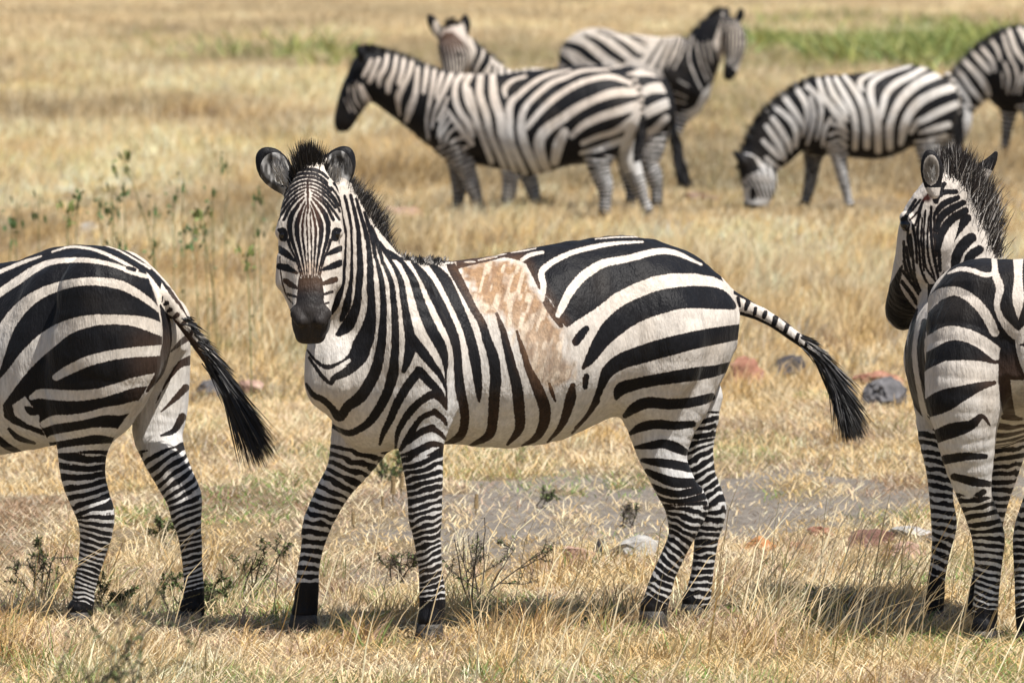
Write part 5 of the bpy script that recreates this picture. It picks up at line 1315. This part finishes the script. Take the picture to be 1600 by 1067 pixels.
# 2b single long stalks
x, y = sample(20.9, 26.5, lambda D: 190 * sstep(26.5, 23.0, D) + 16)
cl = vnoise(np.stack([x * 1.3, y * 1.0, x * 0 + 33], 1))
k = rng.random(len(x)) < (.10 + 1.5 * np.clip(cl - .42, 0, 1)) * (.55 + .45 * sstep(-.6, 1.2, x / y * 24)) * trodden(x, y + .2)
x, y = x[k], y[k]
h = .20 + .42 * rng.random(len(x)) ** 1.3
c = palette(x, y, ['gold', 'straw', 'pale', 'olive'], [2, 3, 3, .8], 3)
blades("standing_straw", x, y, h, .003 + .003 * rng.random(len(x)), .30, (.34, -.05), c, "thin pale straws standing above the matted grass in front", "grass", .5)
# 3 short golden grass behind the path
x, y = sample(30.5, 50, lambda D: 900 + 0 * D)
pm = pathmask(x, y)
k = rng.random(len(x)) < (1 - pm) * (.45 + .55 * sstep(31, 35, y))
x, y = x[k], y[k]
cl = vnoise(np.stack([x * 1.3, y * .6, x * 0 + 41], 1))
h = (.04 + .08 * rng.random(len(x))) * (.5 + 1.0 * cl)
c = palette(x, y, ALL, [.9, 1.2, 3, 2.8, 2.4, 1.5, 1.2], 1.2)
gr = (vnoise(np.stack([x * .9, y * .5, x * 0 + 51], 1)) > .64) & (rng.random(len(x)) < .35) & (y < 42)
c[gr] = np.array(PAL['olive']) * (.6 + .7 * rng.random(gr.sum()))[:, None]
blades("golden_grass", x, y, h, .004 + .004 * rng.random(len(x)), .7, (.12, 0), c, "short golden grass between the path and the second row of zebras", "grass", .7)
x, y = sample(32, 50, lambda D: 22 + 0 * D)
tm_ = tall_mask(x, y)
k = rng.random(len(x)) < (.22 + .78 * tm_) * (1 - pathmask(x, y))
x, y, tm_ = x[k], y[k], tm_[k]
sz = (.30 + 1.0 * vnoise(np.stack([x * .9, y * .5, x * 0 + 45], 1))) * (.6 + .6 * rng.random(len(x))) * (.5 + .5 * tm_)
i, bx, by, ox, oy = tufts(x, y, 30, .04 + .06 * sz)
h = (.12 + .20 * rng.random(len(i))) * sz[i] + .02
c = palette(x, y, ALL, [.7, .8, 3, 3, 2.8, 2, .8], 1.0)[i] * (.78 + .4 * rng.random(len(i)))[:, None]
blades("tussock_grass", bx, by, h, .0038 + .003 * rng.random(len(i)), .28, (.16, 0), np.clip(c, 0, .82), "golden tussocks behind the front zebras, below the standing herd", "grass", .5, out=(ox * 3, oy * 3))
# 4 tall grass to the far plain
def far_tone(x, y):
    tone = vnoise(np.stack([x * .22, y * .055, x * 0 + 91], 1))
    t2 = vnoise(np.stack([x * 1.0, y * .25, x * 0 + 95], 1))
    return (.60 + .78 * sstep(.2, .75, .6 * tone + .4 * t2))[:, None]
x, y = sample(49, 320, lambda D: np.where(D < 66, 420, 420 * (66 / D) ** 1.55))
cl = vnoise(np.stack([x * .35, y * .10, x * 0 + 61], 1)); cl2 = vnoise(np.stack([x * 1.1, y * .3, x * 0 + 65], 1))
nearh = sstep(66, 72, y)
h = ((.04 + .08 * rng.random(len(x))) * (1 - nearh) + (.12 + .2 * rng.random(len(x))) * nearh) * (.5 + .6 * cl + .5 * cl2) * (1 + .3 * sstep(70, 200, y))
wd = (.005 + .005 * rng.random(len(x))) * np.clip(y / 55, 1, 3.2)
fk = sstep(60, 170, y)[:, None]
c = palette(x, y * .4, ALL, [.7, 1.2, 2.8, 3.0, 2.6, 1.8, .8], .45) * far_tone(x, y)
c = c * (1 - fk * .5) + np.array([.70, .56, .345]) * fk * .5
q = proj(np.stack([x, y, x * 0 + .2], 1))
gz_ = vnoise(np.stack([x * .25, y * .08, x * 0 + 71], 1))
qy = q[:, 1] + (vnoise(np.stack([x * .12, y * .02, x * 0 + 77], 1)) - .5) * 46
band = np.exp(-((qy - 96) / 30) ** 2) * (.25 + .75 * sstep(1000, 1180, q[:, 0]))
band = np.maximum(band, .55 * np.exp(-((qy - 150) / 45) ** 2) * sstep(1040, 1120, q[:, 0]) * sstep(1320, 1200, q[:, 0]))
band = np.maximum(band, .4 * np.exp(-((qy - 130) / 30) ** 2) * sstep(260, 100, q[:, 0]))
g_ = rng.random(len(x)) < band * (.2 + 1.2 * sstep(.35, .65, gz_)) * .75
c[g_] = (np.array(PAL['olive']) * .6 + np.array(PAL['green']) * .4) * (.7 + .8 * rng.random(g_.sum()))[:, None]
blades("tall_grass", x, y, h, wd, .38, (.14, 0), np.clip(c, 0, .82), "tawny grass of the plain reaching back past the herd", "grass", .5)
x, y = sample(49, 170, lambda D: np.where(D < 66, 11, 11 * (66 / D) ** 1.2))
sz = (.30 + 1.0 * vnoise(np.stack([x * .5, y * .2, x * 0 + 47], 1))) * (.6 + .7 * rng.random(len(x))) * (.72 + .5 * sstep(63, 72, y))
i, bx, by, ox, oy = tufts(x, y, 26, .06 + .10 * sz)
h = (.14 + .22 * rng.random(len(i))) * sz[i] + .02
c = palette(x, y * .4, ALL, [.8, .9, 3, 3, 3, 2, .5], .8) * far_tone(x, y)
c = c[i] * (.8 + .4 * rng.random(len(i)))[:, None]
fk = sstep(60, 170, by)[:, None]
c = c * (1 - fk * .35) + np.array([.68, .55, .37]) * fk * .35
blades("tussock_grass", bx, by, h, (.005 + .004 * rng.random(len(i))) * np.clip(by / 55, 1, 2.6), .26, (.16, 0), np.clip(c, 0, .82), "tawny tussocks among and beyond the standing herd", "grass", .5, out=(ox * 2.2, oy * 2.2))
# 5 lush green growth in the damp hollow far back
x, y = sample(100, 225, lambda D: 26 * (120 / D) ** 1.2 + 0 * D)
q = proj(np.stack([x, y, x * 0], 1))
nz_ = vnoise(np.stack([x * .16, y * .03, x * 0 + 83], 1)) - .5
gz_ = vnoise(np.stack([x * .42, y * .08, x * 0 + 81], 1))
qy = q[:, 1] + nz_ * 50; qx = q[:, 0] + nz_ * 120
right = sstep(1050, 1210, qx) * np.exp(-((qy - 112) / 34) ** 2) * sstep(1680, 1500, qx)
left = sstep(120, 300, qx) * sstep(620, 480, qx) * np.exp(-((qy - 110) / 14) ** 2) * .20
mid = sstep(770, 830, qx) * sstep(910, 850, qx) * np.exp(-((qy - 108) / 18) ** 2) * .35
k = rng.random(len(x)) < np.maximum(right, np.maximum(left, mid)) * sstep(.36, .66, gz_ + .06 * right) * sstep(.25, .55, vnoise(np.stack([x * .9, y * .05, x * 0 + 87], 1))) * (.8 + 1.3 * right)
x, y, gz_ = x[k], y[k], gz_[k]
i, bx, by, ox, oy = tufts(x, y, 5, .22)
h = (.20 + .75 * rng.random(len(i)) ** 1.3) * (.3 + 1.2 * gz_[i])
c = np.array([(.17, .225, .065)]) * (.5 + 1.1 * rng.random(len(i)))[:, None]
yl = rng.random(len(i)) < .42
c[yl] = np.array([.40, .40, .12]) * (.7 + .5 * rng.random(yl.sum()))[:, None]
blades("green_growth", bx, by, h, .03 + .05 * rng.random(len(i)), .7, (.05, 0), c, "irregular lush green growth far behind the herd", "vegetation", .6, M_LEAF)

# ------------------------------------------------------------------ rocks
def rock_mat(name, col, col2):
    m, t, bs, L, N = new_mat(name)
    tc = N("ShaderNodeTexCoord")
    n = N("ShaderNodeTexNoise"); n.inputs["Scale"].default_value = 14; n.inputs["Detail"].default_value = 8; n.inputs["Roughness"].default_value = .7
    L(tc.outputs["Object"], n.inputs["Vector"])
    r = N("ShaderNodeValToRGB")
    r.color_ramp.elements[0].position = .35; r.color_ramp.elements[0].color = (*[c_ * .5 for c_ in col], 1)
    r.color_ramp.elements[1].position = .68; r.color_ramp.elements[1].color = (*col2, 1)
    e = r.color_ramp.elements.new(.5); e.color = (*col, 1)
    L(n.outputs["Fac"], r.inputs[0]); L(r.outputs[0], bs.inputs["Base Color"])
    bs.inputs["Roughness"].default_value = .85; bs.inputs["Specular IOR Level"].default_value = .25
    b = N("ShaderNodeBump"); b.inputs["Strength"].default_value = .7; b.inputs["Distance"].default_value = .02
    L(n.outputs["Fac"], b.inputs["Height"]); L(b.outputs[0], bs.inputs["Normal"])
    return m
RM = dict(red=rock_mat("red_sandstone", (.36, .17, .115), (.48, .27, .20)), orange=rock_mat("orange_sandstone", (.44, .20, .08), (.52, .30, .16)), grey=rock_mat("grey_basalt", (.13, .125, .13), (.22, .21, .215)),
          dark=rock_mat("dark_basalt", (.065, .06, .065), (.13, .12, .12)), pale=rock_mat("pale_limestone", (.40, .385, .365), (.56, .54, .51)), pink=rock_mat("pink_sandstone", (.42, .27, .21), (.54, .39, .32)), brown=rock_mat("brown_stone", (.17, .09, .07), (.28, .16, .125)))
def rock(px, pyb, wpx, hpx, mat, label, seed, deep=.8):
    Y = 10800 * CAMH / (pyb + 91)
    sc = Y / FPX
    bm = bmesh.new()
    bmesh.ops.create_icosphere(bm, subdivisions=4, radius=1)
    v = np.array([vv.co[:] for vv in bm.verts])
    rg = np.random.default_rng(seed)
    for _ in range(16):       # chip flat facets off the ball
        nrm = rg.normal(size=3); nrm /= np.linalg.norm(nrm)
        lim = rg.uniform(.45, .85)
        dd_ = v @ nrm
        v = v - np.where(dd_ > lim, dd_ - lim, 0)[:, None] * nrm
    v = v * (.9 + .22 * vnoise(v * 2.2 + seed * 5))[:, None] + (vnoise(v * 7 + seed)[:, None] - .5) * .14 + (vnoise(v * 15 + seed)[:, None] - .5) * .07
    v = v / np.abs(v).max(0)
    v = v * (wpx * sc / 2, wpx * sc / 2 * deep, hpx * sc * .62) + (0, 0, hpx * sc * .36)
    for a, vv in zip(v, bm.verts): vv.co = a
    me = bpy.data.meshes.new("rock"); bm.to_mesh(me); bm.free()
    me.materials.append(RM[mat])
    o = bpy.data.objects.new("rock", me); COL.objects.link(o)
    g = P(px, pyb, Y); o.location = (g[0], g[1], float(terrain_h(g[0], g[1])))
    o.rotation_euler = (0, 0, rg.uniform(-.3, .3))
    tag(o, label, "rock")
for a in [(1163, 606, 64, 48, 'red', "rounded red rock just behind the tan-patched zebra's rump"), (1243, 592, 62, 46, 'dark', "dark grey rock behind the front zebra's tail"),
          (1392, 650, 92, 50, 'grey', "big smooth grey boulder beside the right-hand zebra's flank"), (1372, 606, 84, 36, 'red', "low crumbled reddish rock above the grey boulder"),
          (1180, 872, 70, 34, 'orange', "orange rock lying in the grass right of the hind legs"), (1282, 830, 44, 20, 'red', "small dark red stone at the edge of the path"),
          (1246, 866, 54, 24, 'red', "low red stone between the orange rock and the brown ledge"), (1352, 848, 92, 36, 'brown', "cracked red-brown ledge with a dark hollow"),
          (1408, 870, 96, 34, 'pink', "flat pinkish slab near the right zebra's foreleg"), (1426, 832, 84, 22, 'pale', "flat pale grey stone behind the pinkish slab"),
          (994, 886, 104, 42, 'pale', "pale grey rock just left of the hind hooves"), (906, 888, 62, 30, 'pink', "whitish rock with an orange side, left of the pale grey one"), (936, 880, 20, 34, 'dark', "small upright dark stone between two pale rocks"),
          (330, 618, 56, 30, 'grey', "weathered grey-pink rock behind the left zebra's tail"), (392, 612, 40, 24, 'pink', "small pinkish rock half hidden behind the left zebra's tail hair"),
          (628, 350, 74, 28, 'pink', "pale rock in the tall grass right of the front zebra's mane"), (136, 372, 42, 26, 'pale', "pale stone in the grass above the left zebra's back"), (1095, 318, 60, 18, 'brown', "brownish rock under the hanging tail of the second row"),
          (1462, 838, 40, 18, 'grey', "grey stone hidden behind the right zebra's foreleg")]:
    rock(a[0], a[1], a[2], a[3], a[4], a[5], int(a[0]))

# ------------------------------------------------------------------ weeds, thorn shrubs, seed spikes
def tube_bm(bm, pts, r0, r1, seg=5):
    pts = [np.asarray(p, float) for p in pts]
    prev = None
    for i, p in enumerate(pts):
        d = pts[min(i + 1, len(pts) - 1)] - pts[max(i - 1, 0)]
        d /= np.linalg.norm(d) + 1e-9
        u = np.cross(d, (0.3, .9, .2)); u /= np.linalg.norm(u) + 1e-9
        v = np.cross(d, u)
        r = r0 + (r1 - r0) * i / (len(pts) - 1)
        ring = [bm.verts.new(p + r * (math.cos(a) * u + math.sin(a) * v)) for a in np.linspace(0, 2 * math.pi, seg, endpoint=False)]
        if prev:
            for k in range(seg): bm.faces.new((prev[k], prev[(k + 1) % seg], ring[(k + 1) % seg], ring[k]))
        else: bm.faces.new(ring[::-1])
        prev = ring
    bm.faces.new(prev)
def bm_obj(name, bm, mat, parent):
    me = bpy.data.meshes.new(name); bm.to_mesh(me); bm.free(); me.materials.append(mat)
    o = bpy.data.objects.new(name, me); COL.objects.link(o); o.parent = parent
    return o
def leaf_bm(bm, p, d, l, wv, rg):
    d = np.asarray(d, float); d /= np.linalg.norm(d)
    s_ = np.cross(d, rg.normal(size=3)); s_ /= np.linalg.norm(s_)
    n_ = np.cross(d, s_)
    a, b1, b2, e = p, p + d * l * .45 + s_ * wv / 2 + n_ * l * .06, p + d * l * .45 - s_ * wv / 2 + n_ * l * .06, p + d * l
    vs = [bm.verts.new(q_) for q_ in (a, b1, e, b2)]
    bm.faces.new(vs)
M_WEED = [plain_material("weed_leaf", (.085, .15, .045), .5, .35, 90), plain_material("weed_leaf_pale", (.20, .24, .07), .5, .35, 90)]
M_STEM = plain_material("weed_stem", (.16, .17, .07), .8, .2)
M_THORNLEAF = plain_material("thorn_leaf", (.15, .20, .07), .55, .3, 80)
def make_weed(seed, hgt, top, pale):
    rg = np.random.default_rng(seed)
    e = empty("weed", (0, 0, 0))
    bm = bmesh.new()
    lean = rg.normal(0, .10, 2)
    pts = [np.array([lean[0] * t * t * hgt, lean[1] * t * t * hgt, t * hgt]) for t in np.linspace(0, 1, 6)]
    tube_bm(bm, pts, .0034, .0022)
    lf = bmesh.new()
    for i in range(top):
        t = 1 - .13 * rg.random() ** 1.2
        c_ = np.array([lean[0] * t * t * hgt, lean[1] * t * t * hgt, t * hgt])
        br = c_ + rg.normal(0, 1, 3) * (.025, .025, .018)
        leaf_bm(lf, br, rg.normal(0, 1, 3) + (0, 0, .6), rg.uniform(.025, .05), rg.uniform(.016, .03), rg)
    for i in range(2):
        t = rg.uniform(.45, .7)
        c_ = np.array([lean[0] * t * t * hgt, lean[1] * t * t * hgt, t * hgt])
        leaf_bm(lf, c_, rg.normal(0, 1, 3), .028, .012, rg)
    bm_obj("stem", bm, M_STEM, e)
    bm_obj("leaves", lf, M_WEED[pale], e)
    return e
def copy_thing(o):
    c_ = o.copy(); COL.objects.link(c_)
    for ch in o.children:
        k_ = ch.copy(); COL.objects.link(k_); k_.parent = c_
    return c_
WG = "leafy weeds scattered in the tall grass on the left"
protos = [make_weed(1, .55, 12, 0), make_weed(2, .5, 8, 0), make_weed(3, .6, 18, 1), make_weed(4, .45, 8, 0)]
spots = [(940, 262, 2), (930, 345, 1), (1340, 280, 1), (1075, 395, 1), (660, 445, 3), (755, 455, 1), (1135, 455, 2), (1270, 465, 0), (1035, 500, 0), (225, 485, 3), (428, 490, 0), (465, 515, 2), (90, 520, 3), (525, 520, 1), (632, 535, 0),
         (650, 580, 1), (700, 560, 0), (900, 535, 1), (815, 535, 3), (960, 490, 3), (1290, 600, 2), (1295, 535, 3), (1515, 478, 1), (1490, 525, 2), (975, 640, 3), (1095, 685, 3), (1180, 715, 0), (1240, 700, 0), (940, 772, 0), (690, 750, 1), (615, 725, 3), (1560, 670, 1), (45, 650, 3), (95, 635, 2), (1495, 838, 2), (395, 570, 2), (1115, 580, 3)]
used = set()
for n_, (cx, cy, kd) in enumerate(spots):
    if n_ in (1, 6, 11, 13, 15, 18, 19, 21, 23, 24, 30, 33, 36): continue
    px, py = cx / 3.81, 180 + cy / 3.81
    Y = 45 - (py - 240) * .045 + rng.uniform(-1.5, 1.5)
    o = protos[kd] if kd not in used else copy_thing(protos[kd])
    used.add(kd)
    tpz = P(px, py, Y)
    o.location = (tpz[0], Y, 0)
    s_ = tpz[2] / (.55, .5, .6, .45)[kd] * 1.02
    o.scale = (1, 1, max(s_, .3)) if kd != 2 else (1.2, 1.2, max(s_, .3))
    o.rotation_euler = (0, 0, rng.uniform(0, 6.28))
    tag(o, ("thin green leafy weed on a bare stalk in the tall grass", "slender weed with a few dark leaves in the tall grass", "bushy yellow-green weed in the tall grass behind the left zebra", "small sparse weed sprig poking out of the tall grass")[kd], "weed", WG)

def thorn(px, pyb, wpx, hpx, nb, leaves, label, seed, Y=None, dirx=0):
    Y = Y or 10800 * CAMH / (pyb + 91)
    sc = Y / FPX
    g = P(px, ground_py(Y), Y)
    e = tag(empty("thorn_shrub", (g[0], g[1], 0)), label, "shrub")
    rg = np.random.default_rng(seed)
    bm, lf = bmesh.new(), bmesh.new()
    def grow(p, d, l, r, lv):
        pts = [p]; d = d / np.linalg.norm(d)
        n = 7
        for i in range(n):
            d = d + rg.normal(0, .16, 3) * (1, .8, .7) + np.array([0, 0, .03]); d /= np.linalg.norm(d)
            pts.append(pts[-1] + d * l / n)
        tube_bm(bm, pts, r, r * .35, 5)
        for i in range(1, n + 1):
            for _ in range(3):      # thorns
                t_ = rg.normal(size=3); t_ -= d * (t_ @ d); t_ /= np.linalg.norm(t_)
                a = pts[i] + (pts[i - 1] - pts[i]) * rg.random()
                tube_bm(bm, [a, a + t_ * .016], .0011, .0003, 3)
            for _ in range(rg.poisson(leaves)):
                a = pts[i] + (pts[i - 1] - pts[i]) * rg.random()
                leaf_bm(lf, a, rg.normal(size=3) + d, rg.uniform(.010, .022), rg.uniform(.005, .010), rg)
            if lv > 0 and i > 1 and rg.random() < .42:
                sd2 = rg.normal(size=3); sd2 -= d * (sd2 @ d); sd2 /= np.linalg.norm(sd2)
                grow(pts[i], d * .6 + sd2 * (1, .7, 1) * .8 + (0, 0, .1), l * (.55 - .05 * i) + .02, r * .6, lv - 1)
    for k_ in range(nb):
        a = (k_ + .5) / nb * 2 - 1
        grow(np.array([rg.normal(0, .015), rg.normal(0, .03), -.01]), np.array([a * wpx / hpx * .55 + dirx, rg.normal(0, .3), 1.0]), hpx * sc * rg.uniform(.75, 1.1), .0042, 2)
    bm_obj("branches", bm, M_TWIG, e)
    if leaves > 0: bm_obj("leaves", lf, M_THORNLEAF, e)
    else: lf.free()
thorn(745, 955, 170, 150, 7, .4, "bare dark thorn shrub beside the front zebra's near foreleg", 5)
thorn(385, 935, 70, 80, 4, .9, "dark thorny sprig leaning right, left of the front zebra's raised step", 6, dirx=.5)
thorn(300, 968, 170, 70, 8, 2.2, "low green thorn bush around the left zebra's outer hind hoof", 8)
thorn(150, 968, 150, 70, 7, 2.2, "low green thorn bush around the left zebra's near hind hoof", 9)
thorn(70, 945, 110, 90, 5, .8, "thorn twigs in the grass at the left edge", 10, dirx=-.2)
thorn(258, 850, 50, 38, 3, 2.0, "small green thorn tuft between the left zebra's hind legs", 11)
thorn(604, 765, 50, 48, 4, 2.6, "green shrublet showing between the front zebra's forelegs", 12)
thorn(620, 905, 70, 42, 4, .5, "low brown twigs between the front zebra's forelegs", 13)
thorn(836, 800, 24, 34, 2, 1.6, "small dark green seedling on the grey path", 14)
thorn(985, 826, 50, 36, 3, .2, "dead twigs on the path left of the hind legs", 15)
thorn(-20, 1380, 300, 560, 5, 1.0, "blurred olive thorn branch reaching in at the lower left", 16, Y=17.0, dirx=.35)
M_SPIKE = plain_material("seed_spike", (.33, .24, .13), .9, .1, 120)
pr = None
for n_, (px, pyb, hp) in enumerate([(614, 800, 40), (743, 820, 34), (553, 832, 30), (627, 790, 34), (598, 812, 24)]):
    Y = 10800 * CAMH / (pyb + 91)
    if pr is None:
        pr = empty("seed_spike", (0, 0, 0))
        bm = bmesh.new(); tube_bm(bm, [(0, 0, 0), (.003, 0, .03)], .003, .003, 6); bm_obj("stalk", bm, M_SPIKE, pr)
        bm = bmesh.new(); tube_bm(bm, [(.003, 0, .028), (.003, 0, .04), (.004, 0, .075), (.005, 0, .088)], .011, .008, 9); bm_obj("head", bm, M_SPIKE, pr)
        o = pr
    else: o = copy_thing(pr)
    g = P(px, pyb, Y); o.location = (g[0], Y, float(terrain_h(g[0], Y)))
    s_ = hp * Y / FPX / .088; o.scale = (s_ * .9, s_ * .9, s_)
    o.rotation_euler = (rng.uniform(-.1, .1), rng.uniform(-.1, .1), rng.uniform(0, 6))
    tag(o, "short brown seed spike standing on the grey path behind the forelegs", "plant", "brown seed spikes on the path")
print("script", round(time.time() - T0, 1))
